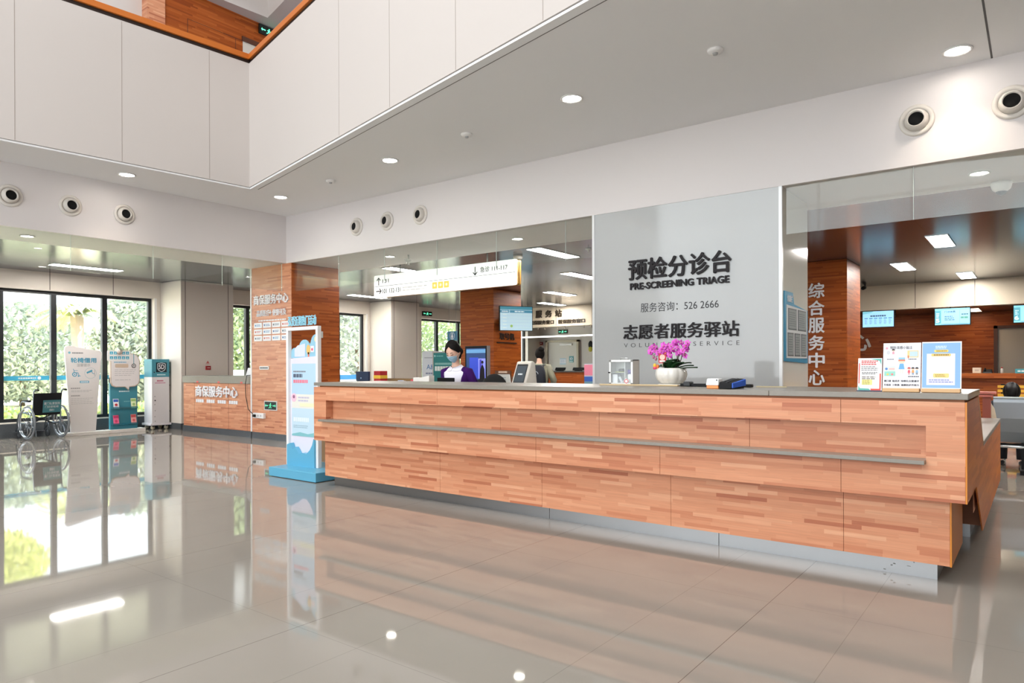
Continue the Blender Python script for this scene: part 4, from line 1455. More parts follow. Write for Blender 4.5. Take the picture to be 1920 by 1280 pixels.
# ================================================================== things by the big window and the event stand
def wheelchair():
    t = thing('wheelchair', (-13.78, 4.64, 0), 'folding wheelchair with a black back by the big window, facing out', 'wheelchair')
    X = Matrix.Translation((-13.78, 4.64, 0)) @ Matrix.Rotation(math.radians(5), 4, 'Z')
    # local: +x is backwards (towards the viewer), y is sideways
    R = .29
    W2 = .265
    FR = M((150, 160, 172), .25, .9)
    for sg in (-1, 1):
        y = sg * W2
        wh = MB(X)
        wh.ring((.0, y, R + .004), R - .014, .014, (0, 1, 0), 48, 8)
        w = wh.build('main_wheel', M((120, 124, 130), .5), t)
        MB(X).ring((0, y, R + .004), R - .036, .010, (0, 1, 0), 48, 6).build('rim', CHROME, w)
        MB(X).ring((0, y + sg * .035, R + .004), R - .05, .008, (0, 1, 0), 48, 6).build('hand_rim', CHROME, w)
        sp = MB(X)
        for k in range(18):
            a = 2 * PI * k / 18
            b = a + (.5 if k % 2 else -.5)
            sp.tube([(.022 * math.cos(b), y + (.018 if k % 2 else -.018), R + .004 + .022 * math.sin(b)), ((R - .036) * math.cos(a), y, R + .004 + (R - .036) * math.sin(a))], .0018, 5)
        sp.lathe([(.0005, -.03), (.022, -.03), (.026, 0), (.022, .03), (.0005, .03)], tuple((0, y, R + .004)), 16, 'Y')
        sp.build('spokes', CHROME, w)
        cs = MB(X)
        cs.ring((-.40, sg * .225, .078), .064, .013, (0, 1, 0), 24, 8)
        c = cs.build('caster', M((46, 48, 52), .6), t)
        MB(X).lathe([(.0005, -.012), (.05, -.008), (.05, .008), (.0005, .012)], (-.40, sg * .225, .078), 20, 'Y').build('caster_hub', M((70, 74, 80), .5), c)
        MB(X).tube([(-.40, sg * .247, .08), (-.385, sg * .247, .17), (-.37, sg * .225, .2), (-.37, sg * .225, .28)], .009, 8).build('caster_fork', FR, c)
        fr = MB(X)
        fr.tube([(.10, y * .82, .16), (.08, y * .82, .45), (.12, y * .82, .80), (.13, y * .82, .84), (.20, y * .82, .86)], .011, 10)
        fr.tube([(.09, y * .82, .27), (-.36, y * .85, .27), (-.47, y * .85, .16)], .011, 10)
        fr.tube([(.08, y * .82, .45), (-.34, y * .85, .46), (-.43, y * .85, .42), (-.52, y * .85, .12)], .011, 10)
        fr.tube([(-.34, y * .85, .46), (-.36, y * .85, .27)], .010, 8)
        fr.tube([(.09, y * .9, .65), (-.26, y * .9, .65), (-.30, y * .9, .62), (-.31, y * .9, .46)], .010, 8)
        fr.build('side_frame', FR, t)
        MB(X).tube([(.05, y * .9, .668), (-.24, y * .9, .668)], .016, 10).build('armrest_pad', BLACK, t)
        MB(X).tube([(.19, y * .82, .86), (.29, y * .82, .855)], .016, 10).build('push_grip', BLACK, t)
        fp = MB(X); fp.box(-.62, -.50, y * .85 - sg * .16 if sg > 0 else y * .85, y * .85 if sg > 0 else y * .85 - sg * .16, .095, .108)
        fp.build('footplate', M((60, 64, 70), .5), t)
        MB(X).tube([(.10, y * .85, .24), (.20, y * .85, .2), (.22, y * .85, .06)], .008, 8).build('anti_tip_bar', FR, t)
    br = MB(X)
    br.tube([(-.12, -.225, .45), (-.12, .235, .24)], .011, 8).tube([(-.10, .225, .45), (-.10, -.235, .24)], .011, 8)
    br.build('cross_brace', M((40, 42, 46), .4, .5), t)
    s = MB(X)
    rows = [[(x, y, .455 - .02 * math.cos(y / .22 * PI / 2)) for y in (-.215, -.11, 0, .11, .215)] for x in (.06, -.15, -.36)]
    top = [[Vector(p) + Vector((0, 0, .02)) for p in r] for r in rows]
    for a, b in zip(rows, top):
        pass
    s.loft([r + b[::-1] for r, b in zip(rows, top)], True, False)
    s.build('seat', M((22, 22, 26), .7), t)
    bk = MB(X)
    rows = []
    for z, x in ((.42, .085), (.55, .10), (.70, .122), (.80, .138)):
        r = [(x + .02 * math.cos(y / .22 * PI / 2), y, z) for y in (-.222, -.11, 0, .11, .222)]
        rows.append(r + [(p[0] - .022, p[1], p[2]) for p in r[::-1]])
    bk.loft(rows, True, False)
    bk.build('backrest', M((16, 17, 22), .8), t)
    fb = Face(X @ Vector((.1405, 0, 0)), X.to_3x3() @ Vector((0, 1, 0)), X.to_3x3() @ Vector((.155, 0, 1)).normalized())
    lb = Ink(fb, .002)
    lb.rect(-.125, .155, .475, .69, (70, 134, 142), 1)
    p = lb.build('cloth_label', None, t, label='teal cloth label')
    f2 = Face(fb.p(0, 0, .0025), fb.u, fb.vv)
    text('lettering', '厦门弘爱医院', f2, -.11, .14, .61, .655, LETTERW, p, .0006, .0, 0)
    text('lettering', '门诊部轮椅', f2, -.09, .12, .555, .595, LETTERW, p, .0006, .0, 0)
    text('lettering', '001', f2, -.02, .05, .50, .535, LETTERW, p, .0006, .0, 0)
wheelchair()

# tapering wheelchair-loan board
sb = thing('loan_sign_board', (-14.0, 5.34, 0), 'tapering grey white wheelchair loan sign board standing beside the wheelchair', 'sign')
fs = face_x(-13.98)
BOARD = M((214, 210, 208), .4)
def taper(r=.05):
    return [(5.13, .06), (5.545, .06), (5.63, 1.30), (5.655, 1.49), (5.648, 1.525), (5.62, 1.545), (5.12, 1.635), (5.07, 1.635), (5.04, 1.61), (5.03, 1.57), (5.035, 1.48)]
m = MB(); m.prism(taper(), lambda a, b, d: fs.p(a, b, d), -.05, 0); m.build('board', BOARD, sb, .006)
bx('foot', -14.12, -13.86, 4.985, 5.735, 0.0, .06, M((222, 220, 214), .4), sb, .006)
ii = Ink(fs)
TB = (70, 150, 178)
GR = (150, 148, 148)
ii.disc(5.105, 1.51, .022, (110, 170, 184), 1)
ii.bars(5.15, 5.33, 1.49, 1.52, 1, (110, 112, 114), 1, .7, 6)
# wheelchair pictogram
c0, c1 = 5.19, 1.115
ii.disc(c0, c1, .042, TB, 1).disc(c0, c1, .026, (214, 210, 208), 2).disc(c0, c1, .012, TB, 3)
ii.stroke([(c0 - .025, c1 + .1), (c0 - .012, c1 + .075), (c0 - .008, c1 + .03), (c0 + .055, c1 + .03), (c0 + .075, c1 - .03), (c0 + .10, c1 - .03)], .01, TB, 2)
ii.stroke([(c0 - .01, c1 + .068), (c0 + .05, c1 + .068)], .008, TB, 2).disc(c0 + .062, c1 - .032, .012, TB, 2)
# camera pictogram in a ring
k0, k1 = 5.455, 1.135
n = 28
ii.stroke([(k0 + .098 * math.cos(2 * PI * q / n), k1 + .098 * math.sin(2 * PI * q / n)) for q in range(n + 1)], .005, (150, 176, 182), 1)
ii.poly([(k0 - .06, k1 - .01), (k0 + .035, k1 + .03), (k0 + .025, k1 + .065), (k0 - .068, k1 + .02)], TB, 2)
ii.stroke([(k0 + .02, k1 + .02), (k0 + .045, k1 - .01), (k0 + .07, k1 - .01)], .01, TB, 2).stroke([(k0 + .07, k1 - .05), (k0 + .07, k1 + .06)], .007, GR, 2)
ii.rect(5.275, 5.43, .955, .995, TB, 1).bars(5.29, 5.415, .965, .985, 1, (220, 232, 236), 2, .9, 4)
ii.bars(5.125, 5.28, .845, .875, 1, GR, 1, .7, 4)
ii.bars(5.13, 5.50, .785, .83, 2, (176, 174, 174), 1, .4, 7)
ii.bars(5.13, 5.28, .71, .74, 1, GR, 1, .7, 4)
ii.bars(5.13, 5.53, .56, .69, 4, (180, 178, 178), 1, .25, 7)
ii.build('print', None, sb)
text('lettering', '轮椅借用', fs, 5.125, 5.555, 1.325, 1.42, M((70, 150, 178), .4), sb, .003, .02, .001, label='bold teal characters')
text('lettering', '温馨提示', fs, 5.225, 5.45, 1.255, 1.31, M(GR, .4), sb, .001, 0, .001)

# leaflet stand with the speech bubble
ks = thing('leaflet_stand', (-14.05, 6.05, 0), 'teal leaflet stand with a white speech bubble board near the right window pane', 'leaflet stand')
fk = face_x(-14.0)
bx('foot', -14.13, -13.90, 5.75, 6.41, 0, .06, M((226, 222, 216), .4), ks, .006)
bx('post', -14.06, -14.0, 5.80, 6.30, .06, 1.05, TEAL, ks, .004)
bub = [(5.80, 1.48), (5.80, .95), (5.83, .885), (5.89, .86), (6.06, .86), (6.13, .80), (6.14, .86), (6.25, .87), (6.31, .91), (6.335, .98), (6.335, 1.38), (6.30, 1.46), (6.24, 1.505), (5.80, 1.52)]
m = MB(); m.prism(bub, lambda a, b, d: fk.p(a, b, d), -.05, .024); m.build('bubble_rim', M((196, 176, 160), .4), ks)
cx, cz = 6.065, 1.18
ins = [(cx + (a - cx) * .945, cz + (b - cz) * .955) for a, b in bub]
m = MB(); m.prism(ins, lambda a, b, d: fk.p(a, b, d), .024, .030); m.build('bubble_board', M((226, 222, 222), .4), ks, label='white speech bubble face')
f3 = face_x(-13.969)
m = MB(); m.prism(round_rect(5.745, 6.16, 1.36, 1.56, .02), lambda a, b, d: fk.p(a, b, d), .015, .034); m.build('title_board', M((230, 228, 226), .4), ks)
f4 = face_x(-13.9655)
ii = Ink(f4)
for r, (v0, v1) in enumerate(((1.485, 1.54), (1.395, 1.45))):
    for q in range(5):
        if (r, q) in ((0, 2),):
            continue
        u = 5.785 + q * .072
        ii.rect(u, u + .058, v0, v1, (60, 160, 186), 1)
        ii.rect(u + .012, u + .046, v0 + .012, v0 + .02, (200, 226, 232), 2).rect(u + .025, u + .033, v0 + .02, v1 - .01, (200, 226, 232), 2)
ii.build('title_print', None, ks)
m = MB(); m.lathe([(.0005, 0), (.05, 0), (.05, .02), (.0005, .02)], (-13.966, 5.955, 1.53), 20, 'X'); m.build('flower_emblem', M((196, 186, 176), .5), ks)
ii = Ink(f3)
ii.bars(5.86, 6.08, 1.325, 1.35, 1, (90, 170, 200), 1, .7, 6)
ii.rrect(5.88, 6.12, 1.235, 1.305, .02, (196, 176, 156), 1)
ii.bars(5.87, 6.26, 1.07, 1.21, 4, (180, 178, 180), 1, .25, 5)
ii.bars(5.88, 6.16, .99, 1.01, 1, (170, 170, 172), 1, .4, 3)
ii.stroke([(6.22, 1.50), (6.22, 1.31)], .012, (70, 150, 160), 1)
ii.disc(6.22, 1.27, .042, (40, 42, 46), 1).disc(6.22, 1.27, .03, (210, 210, 210), 2).stroke([(6.22, 1.29), (6.215, 1.265), (6.24, 1.275)], .008, (50, 50, 54), 3)
ii.build('bubble_print', None, ks)
ii = Ink(face_x(-14.0)); ii.bars(5.96, 6.15, .765, .795, 1, (206, 228, 232), 1, .8, 6); ii.bars(6.05, 6.16, .575, .595, 1, (120, 180, 192), 1, .8, 3); ii.build('post_print', None, ks)
ACT = thin_glass('tinted_acrylic_shelf', (.5, .75, .8), 1.0, .25, (.1, .35, .42))
for z in (.445, .135):
    m = MB(); m.box(-13.999, -13.93, 5.82, 6.28, z, z + .008).box(-13.936, -13.93, 5.82, 6.28, z, z + .04)
    m.build('leaflet_shelf', ACT, ks)
LC = [((238, 240, 242), (40, 96, 190), 'white and blue leaflet, upper left on the teal stand'), ((226, 236, 196), (150, 190, 110), 'green leaflet, upper right on the teal stand'),
      ((236, 110, 150), (210, 60, 110), 'pink leaflet, lower left on the teal stand'), ((240, 170, 170), (220, 90, 90), 'salmon leaflet, lower right on the teal stand')]
for q, (ca1, cb1, lab) in enumerate(LC):
    z = .454 if q < 2 else .144
    u0 = 5.845 if q % 2 == 0 else 6.165
    fc = Face((-13.95, 0, z), (0, 1, 0), (-.2, 0, 1))
    m = MB(); m.prism([(u0, 0), (u0 + .10, 0), (u0 + .10, .19), (u0, .19)], lambda a, b, d: fc.p(a, b, d), -.004, 0)
    lf = m.build('leaflet', M(ca1, .5))
    tag(lf, lab, 'leaflet', 'leaflets on the teal stand')
    ii = Ink(fc); ii.rect(u0 + .006, u0 + .094, .13, .18, cb1, 1); ii.disc(u0 + .05, .075, .026, cb1 if q else (190, 40, 50), 1); ii.bars(u0 + .015, u0 + .085, .02, .045, 2, cb1, 1, .4, 3)
    ii.build('cover', None, lf)

# white cabinet on casters with the shield screen
cb = thing('charging_cabinet', (-14.05, 6.73, 0), 'slim white cabinet with a teal head and shield logo before the beige pilaster', 'cabinet')
y0, y1 = 6.555, 6.90
bx('body', -14.28, -13.95, y0, y1, .13, 1.045, M((216, 212, 214), .4), cb, .006)
bx('head', -14.28, -13.948, y0, y1, 1.045, 1.40, TEAL, cb, .006)
bx('base', -14.31, -13.93, y0 - .035, y1 + .03, .085, .13, M((226, 222, 224), .4), cb, .008)
bx('screen', -13.949, -13.944, y0 + .08, y1 - .055, 1.14, 1.335, M((30, 38, 46), .2), cb)
fz = face_x(-13.944)
ii = Ink(fz)
ym = (y0 + y1) / 2 + .013
sh = [(ym - .075, 1.31), (ym, 1.325), (ym + .075, 1.31), (ym + .075, 1.21), (ym + .05, 1.175), (ym, 1.15), (ym - .05, 1.175), (ym - .075, 1.21), (ym - .075, 1.31)]
ii.stroke(sh, .012, (214, 226, 230), 1)
ii.build('shield_logo', None, cb)
text('lettering', '5D', fz, ym - .055, ym + .055, 1.20, 1.295, LETTERW, cb, .001, .02, .0006)
ii = Ink(face_x(-13.948)); ii.bars(y0 + .1, y1 - .08, 1.075, 1.105, 1, (200, 226, 232), 1, .7, 5); ii.disc(y0 + .045, 1.14, .012, (20, 30, 34), 1); ii.build('head_print', None, cb)
ii = Ink(face_x(-13.95))
ii.bars(y0 + .1, y1 - .12, .955, .985, 1, (170, 60, 96), 1, .8, 4).bars(y0 + .06, y1 - .08, .915, .94, 1, (190, 120, 150), 1, .7, 8)
for q, v in enumerate((.66, .58, .50, .38, .26, .17)):
    ii.disc(y0 + .055 + .006 * (q % 2), v, .009 if q != 1 else .014, (120, 118, 122) if q != 1 else (30, 30, 34), 1)
ii.build('labels', None, cb)
for z in (1.31, 1.12, .86, .34):
    bx('hinge', -13.99, -13.955, y1, y1 + .012, z, z + .035, BLACK, cb)
for yy in (y0 + .03, y1 - .05):
    for xx in (-14.24, -13.99):
        MB().lathe([(.0005, -.015), (.038, -.015), (.04, 0), (.038, .015), (.0005, .015)], (xx, yy, .041), 18, 'X').build('caster', M((190, 184, 160), .4), cb)
        bx('caster_fork', xx - .02, xx + .02, yy - .018, yy + .018, .06, .086, CHROME, cb)

al = thing('fire_alarm_button', (-13.56, 7.5, 1.2), 'red fire alarm button on the beige pilaster side', 'alarm')
bx('box', -13.579, -13.545, 7.455, 7.555, 1.18, 1.265, M((150, 24, 30), .35), al, .006)
ii = Ink(face_x(-13.545)); ii.bars(7.475, 7.535, 1.215, 1.235, 1, (230, 180, 180), 1, .8, 3); ii.build('print', None, al)
ii = Ink(face_x(-13.579), .002); ii.poly([(7.46, 1.30), (7.55, 1.30), (7.505, 1.37)], (196, 92, 84), 1); ii.bars(7.47, 7.54, 1.305, 1.32, 1, (230, 220, 210), 2, .8, 2); ii.build('warning_mark', None, al)

# poster and desk items beyond the small counter
ps = thing('standing_poster', (-12.2, 8.15, 0), 'red and grey standing poster behind the small left counter', 'poster')
fq = face_y(8.1)
m = MB(); m.box(-12.55, -11.05, 8.1, 8.12, .02, 1.62); m.build('panel', M((206, 200, 202), .4), ps)
bx('foot', -12.5, -11.1, 8.0, 8.25, 0, .02, ALU, ps)
ii = Ink(fq); ii.rect(-12.54, -11.06, 1.36, 1.61, (206, 92, 96), 1); ii.rect(-12.54, -11.06, 1.2, 1.36, (222, 128, 104), 1)
ii.bars(-12.4, -11.2, 1.44, 1.54, 2, (240, 190, 180), 2, .4, 5); ii.bars(-12.3, -11.2, 1.06, 1.12, 1, (60, 60, 66), 2, .8, 6); ii.bars(-12.4, -11.2, .5, .98, 6, (150, 148, 152), 2, .3, 5)
ii.build('print', None, ps)
dp = thing('counter_monitor', (-11.35, 7.2, 1.075), 'white monitor back standing on the small left counter', 'monitor')
mm = MB(); mm.hexa([(-11.62, 7.15, 1.08), (-11.12, 7.15, 1.08), (-11.12, 7.2, 1.08), (-11.62, 7.2, 1.08)], [(-11.58, 7.17, 1.22), (-11.12, 7.17, 1.22), (-11.12, 7.2, 1.22), (-11.58, 7.2, 1.22)])
mm.build('shell', M((240, 240, 242), .3), dp, .006)
bx('foot', -11.5, -11.2, 7.12, 7.28, 1.0755, 1.082, WHITE, dp)
bn = thing('leaflet_holder', (-11.12, 7.08, 1.075), 'clear and blue leaflet holder at the right end of the small counter', 'leaflet holder')
bx('pocket', -11.2, -11.02, 7.05, 7.09, 1.0755, 1.28, ACRYLIC, bn)
bx('leaflets', -11.19, -11.03, 7.06, 7.08, 1.08, 1.36, M((150, 176, 226), .5), bn)

# tall white event stand with a blue foot, left of the desk
es = thing('event_stand', (-6.52, 4.85, 0), 'tall white framed event notice stand with a blue foot beside the desk', 'display stand')
BL = M((96, 172, 204), .35)
bx('foot', -6.95, -6.10, 4.56, 5.16, .006, .105, BL, es, .005)
bx('foot_pad', -6.92, -6.13, 4.59, 5.13, 0, .006, BLACK, es)
FRW = M((236, 234, 232), .35)
fe = face_y(4.80)
def fpt(a, b, d):
    return fe.p(a, b, d)
m = MB()
m.box(-6.965, -6.925, 4.80, 4.85, .105, 1.65).box(-6.415, -6.375, 4.80, 4.85, .105, 1.65).box(-6.965, -6.375, 4.80, 4.85, 1.65, 1.69)
m.build('frame', FRW, es, .004)
wave = [(-6.925, .105), (-6.415, .105), (-6.415, .40)]
wave += [(-6.43, .43), (-6.455, .36), (-6.50, .30), (-6.56, .255), (-6.64, .26), (-6.70, .245), (-6.77, .32), (-6.82, .29), (-6.86, .36), (-6.925, .34)]
m = MB(); m.prism(wave, fpt, -.03, .02); m.build('wave_skirt', BL, es, label='blue wave shaped skirt')
m = MB(); m.prism([(-6.925, .22), (-6.415, .22), (-6.415, 1.355), (-6.925, 1.33)], fpt, -.08, -.035); m.build('notice_panel', M((226, 224, 240), .35), es)
cl = [(-6.925, 1.335)] + [(-6.415, 1.335), (-6.415, 1.52)]
for c_, r_ in (((-6.47, 1.515), .085), ((-6.68, 1.445), .10), ((-6.86, 1.38), .075)):
    for k in range(8):
        a = .25 + (PI - .45) * k / 7
        cl.append((c_[0] + r_ * math.cos(a), c_[1] + r_ * math.sin(a)))
cl = [p for p in cl if p[0] >= -6.926 and p[0] <= -6.414]
m = MB(); m.prism(cl, fpt, -.06, -.045); m.build('cloud_board', M((150, 200, 222), .35), es, label='pale blue cloud cut-out')
ii = Ink(Face((0, 4.844, 0), (1, 0, 0)), .0012)
ii.poly([(-6.86, 1.35), (-6.66, 1.35), (-6.66, 1.50), (-6.8, 1.48), (-6.86, 1.44)], (216, 222, 244), 1)
ii.disc(-6.60, 1.43, .035, (240, 190, 110), 2, .055).rect(-6.56, -6.50, 1.40, 1.47, (240, 232, 236), 2).disc(-6.53, 1.43, .016, (224, 90, 120), 3)
ii.disc(-6.47, 1.545, .02, (244, 220, 170), 2, .03)
ii.rect(-6.61, -6.585, 1.345, 1.4, (226, 120, 90), 2)
ii.build('cloud_print', None, es)
ii = Ink(Face((0, 4.834, 0), (1, 0, 0)), .0012)
ii.rect(-6.90, -6.42, .92, 1.27, (184, 214, 236), 1).rect(-6.90, -6.42, .76, .92, (232, 230, 220), 1).rect(-6.90, -6.42, .44, .76, (196, 220, 234), 1)
ii.bars(-6.87, -6.64, 1.17, 1.19, 1, (130, 130, 140), 2, .8, 6).bars(-6.87, -6.7, 1.11, 1.155, 1, (90, 100, 120), 2, .9, 3).bars(-6.87, -6.6, 1.045, 1.09, 1, (230, 130, 150), 2, .8, 6)
ii.disc(-6.86, .88, .05, (236, 196, 214), 2).disc(-6.86, .89, .02, (150, 100, 130), 3).bars(-6.78, -6.55, .83, .9, 2, (196, 190, 210), 2, .5, 4)
ii.rect(-6.75, -6.45, .78, .82, (240, 236, 196), 2)
ii.bars(-6.87, -6.58, .60, .66, 1, (226, 236, 240), 2, .8, 7).bars(-6.87, -6.6, .53, .57, 2, (150, 180, 196), 2, .4, 6)
ii.poly([(-6.90, .44), (-6.42, .44), (-6.42, .50), (-6.6, .47), (-6.75, .485), (-6.9, .46)], (130, 190, 196), 2)
ii.build('notice_print', None, es)
for k, ch in enumerate('弘爱近期热门活动'):
    u = -6.93 + k * .0655
    text('title_character', ch, fe, u, u + .063, 1.702, 1.815, M((150, 206, 224), .3), es, .010, .03, -.012)
# ================================================================== directory sign, screens, far counters
dsn = thing('directory_sign', (-7.8, 8.35, 2.45), 'long glowing white directory sign with arrows hanging over the desk', 'sign')
x0, x1, z0, z1 = -9.41, -6.236, 2.453, 2.845
fd = face_y(8.30)
GLOW = M((250, 254, 251), .5, 0, .62, name='lit_sign_face')
m = MB(); m.prism(round_rect(x0, x1, z0, z1, .03), lambda a, b, d: fd.p(a, b, d), -.012, 0); m.build('lit_face', GLOW, dsn)
m = MB(); m.prism(round_rect(x0 + .002, x1, z0 + .002, z1 - .002, .03), lambda a, b, d: fd.p(a, b, d), -.05, -.012); m.build('gold_rim', M((196, 150, 76), .3, .7), dsn, label='gold edge')
m = MB(); m.prism(round_rect(x0 + .01, x1 - .004, z0 + .008, z1 - .008, .03), lambda a, b, d: fd.p(a, b, d), -.065, -.05); m.build('dark_seam', BLACK, dsn)
m = MB(); m.prism(round_rect(x0 + .002, x1, z0 + .002, z1 - .002, .03), lambda a, b, d: fd.p(a, b, d), -.11, -.065); m.build('back_case', M((196, 150, 76), .3, .7), dsn, label='gold back case')
for x in (-8.8, -6.85):
    MB().tube([(x, 8.355, z1 - .01), (x, 8.355, CEIL)], .012, 10).build('hanger', M((190, 196, 190), .3, .8), dsn)
ii = Ink(fd, .001)
GY = (150, 150, 150)
zm = (z0 + z1) / 2
ii.rect(x0 + .02, x1 - .03, zm - .004, zm + .004, (150, 152, 152), 1, .35)
def arrow(u, v, dx, dz):
    L, w = .066, .018
    ii.stroke([(u - dx * L, v - dz * L), (u + dx * L, v + dz * L)], w, (90, 92, 92), 1)
    for sg in (-1, 1):
        ii.stroke([(u + dx * L, v + dz * L), (u + dx * L * .3 - dz * .045 * sg, v + dz * L * .3 + dx * .045 * sg)], w, (90, 92, 92), 1)
arrow(x0 + .12, zm + .085, 0, 1); arrow(x0 + .12, zm - .085, 1, 0); arrow(-7.055, zm + .084, 0, -1)
for k in range(3):
    ii.rrect(-7.985 + k * .132, -7.873 + k * .132, zm - .135, zm - .028, .008, (240, 200, 96), 1, .55)
    ii.disc(-7.929 + k * .132, zm - .081, .022, (250, 236, 196), 2, emit=.6)
ii.bars(-8.69, -8.05, zm - .135, zm - .04, 2, (206, 206, 204), 1, .5, 5, .5)
ii.build('face_print', None, dsn)
text('lettering', '131', fd, x0 + .22, x0 + .38, zm + .05, zm + .12, M((96, 96, 96), .5), dsn, .001, .012, .001)
text('lettering', '101 132-131', fd, x0 + .22, x0 + .68, zm - .13, zm - .05, M((96, 96, 96), .5), dsn, .001, .012, .001)
text('lettering', '急诊 111-117', fd, -6.95, -6.41, zm + .045, zm + .135, M((90, 90, 92), .5), dsn, .001, .012, .001)

hs = thing('smoke_detector', (-6.55, 8.7, 2.92), 'white drum shaped detector on the ceiling at the right end of the directory sign', 'sensor')
MB().lathe([(.06, 0), (.075, .02), (.075, .06), (.0005, .06)], (-6.55, 8.75, 2.92), 24).build('housing', WHITE, hs)
for x, y, k in ((-5.35, 8.9, 'left one'), (-5.9, 10.1, 'right one')):
    t = thing('sprinkler', (x, y, 2.93), 'small ceiling sprinkler right of the directory sign, ' + k, 'sprinkler', 'small sprinklers on the dark ceiling')
    MB().lathe([(.012, 0), (.012, .03), (.045, .035), (.045, .05)], (x, y, 2.93), 16).build('head', M((216, 214, 206), .3), t)
sp_ = thing('sprinkler', (-7.72, 7.5, 2.80), 'bright chrome sprinkler head with star shaped arms left of the directory sign hanger', 'sprinkler')
m = MB()
m.lathe([(.014, 0), (.014, .15)], (-7.72, 7.5, 2.80), 12)
for k in range(6):
    a = 2 * PI * k / 6
    m.tube([(-7.72, 7.5, 2.84), (-7.72 + .06 * math.cos(a), 7.5 + .06 * math.sin(a), 2.845 + .05 * math.sin(a * 1.5 + .8))], .006, 6)
m.build('head', M((236, 240, 236), .2, .6), sp_)

# television on the wood column
def screen(name, face_fn, u0, u1, v0, v1, lab, paint, hang=None, depth=.05, lamp=.62):
    fc = face_fn
    c = fc.p((u0 + u1) / 2, v0, 0)
    t = thing(name, c, lab, 'screen')
    m = MB(); m.prism([(u0, v0), (u1, v0), (u1, v1), (u0, v1)], lambda a, b, d: fc.p(a, b, d), -depth, 0); m.build('case', BLACK, t)
    ii = Ink(fc, .001)
    paint(ii, u0 + .012, u1 - .012, v0 + .012, v1 - .012, lamp)
    ii.build('display', None, t)
    if hang:
        for q in hang:
            MB().tube([fc.p(q, v1 - .06, -depth / 2), fc.p(q, v1 - .06, -1.2), fc.p(q, 2.441, -1.2)], .012, 8).build('hanger', BLACK, t)
    return t


def paint_queue(s, a, b, c, d, e):
    w, h = b - a, d - c
    s.rect(a, b, c, d, (178, 206, 218), 1, e * .75)
    s.rect(a, b, d - h * .13, d, (70, 140, 160), 2, e * .7)
    s.rect(a, a + w * .28, d - h * .26, d - h * .15, (70, 136, 164), 2, e * .7).rect(a + w * .3, b, d - h * .26, d - h * .15, (70, 136, 164), 2, e * .7)
    s.bars(a + w * .05, a + w * .25, d - h * .23, d - h * .18, 1, (214, 230, 236), 3, .9, 3, e * .7)
    s.bars(a + w * .45, a + w * .75, d - h * .23, d - h * .18, 1, (214, 230, 236), 3, .9, 3, e * .7)
    for r in range(5):
        s.rect(a, b, c + h * .14 * r + h * .05, c + h * .14 * r + h * .055, (150, 182, 196), 2, e * .6)
        s.rect(a + w * .08, a + w * .2, c + h * .14 * r + h * .09, c + h * .14 * r + h * .12, (206, 222, 230), 3, e * .7)
    s.disc(a + w * .35, c + h * .18, w * .04, (150, 190, 100), 3, emit=e * .6)
# the set hangs off the side of the column, turned a little to the hall
fcol = Face((-9.62, 12.16, 0), (.62, 1.0, 0))
tv = screen('wall_screen', fcol, 0.0, .80, 2.03, 2.59, 'teal queue screen mounted on the shaded wood column', paint_queue)
bx('bracket', -9.79, -9.5, 12.55, 12.65, 2.2, 2.4, BLACK, tv)

def paint_table(s, a, b, c, d, e):
    w, h = b - a, d - c
    s.rect(a, b, c, d, (150, 204, 232), 1, e)
    s.poly([(a, d), (a + w * .35, d), (a + w * .28, d - h * .1), (a, d - h * .18)], (120, 190, 200), 2, e * .9)
    s.bars(a + w * .25, b - w * .25, d - h * .36, d - h * .24, 1, (80, 120, 150), 3, .8, 6, e * .4)
    for q in range(6):
        u = a + w * (.06 + q * .155)
        s.rect(u, u + w * .11, d - h * .48, d - h * .42, (90, 150, 190), 3, e * .6)
        s.bars(u + w * .01, u + w * .1, c + h * .18, d - h * .52, 5, (96, 140, 176), 3, .35, 1, e * .5)


def paint_window(num):
    def f(s, a, b, c, d, e):
        w, h = b - a, d - c
        s.rect(a, b, c, d, (130, 200, 214), 1, e)
        s.rect(a, a + w * .17, c + h * .1, d - h * .12, (90, 168, 184), 2, e * .8)
        s.rect(a + w * .19, a + w * .7, c + h * .08, d - h * .1, (150, 212, 240), 2, e)
        s.rect(a + w * .72, b, c + h * .08, d - h * .1, (150, 208, 226), 2, e)
        s.bars(a + w * .28, a + w * .58, c + h * .25, c + h * .56, 3, (70, 120, 150), 3, .45, 3, e * .4)
        s.bars(a + w * .76, b - w * .04, d - h * .42, d - h * .34, 1, (70, 120, 140), 3, .8, 3, e * .4)
        s.bars(a + w * .74, b - w * .04, c + h * .36, c + h * .48, 1, (96, 170, 150), 3, .9, 2, e * .6)
        s.rect(a + w * .18, b, c + h * .03, c + h * .05, (70, 120, 150), 3, e * .5)
        s.bars(a + w * .04, a + w * .13, c + h * .45, d - h * .25, 3, (190, 224, 232), 3, .6, 1, e)
    return f


fs15 = face_y(16.0)
screen('hanging_screen', fs15, -2.965, -2.365, 2.005, 2.355, 'hanging light blue table screen behind the counter notices, leftmost of three', paint_table, (-2.8, -2.53))
t5 = screen('hanging_screen', fs15, -1.665, -1.06, 2.0, 2.345, 'hanging light blue window five screen, middle of the three', paint_window(5), (-1.5, -1.22))
t6 = screen('hanging_screen', fs15, -.40, .20, 2.0, 2.34, 'hanging light blue window six screen cut by the right picture edge', paint_window(6), (-.24, .04))
DB = M((40, 80, 110), .5)
text('lettering', '门诊收费', fs15, -1.49, -1.31, 2.245, 2.285, DB, t5, .0006, .01, .004)
text('lettering', '5', fs15, -1.64, -1.575, 2.06, 2.14, M((220, 240, 244), .5, 0, .8), t5, .0006, .02, .004)
text('lettering', '6', fs15, -.375, -.31, 2.06, 2.14, M((220, 240, 244), .5, 0, .8), t6, .0006, .02, .004)

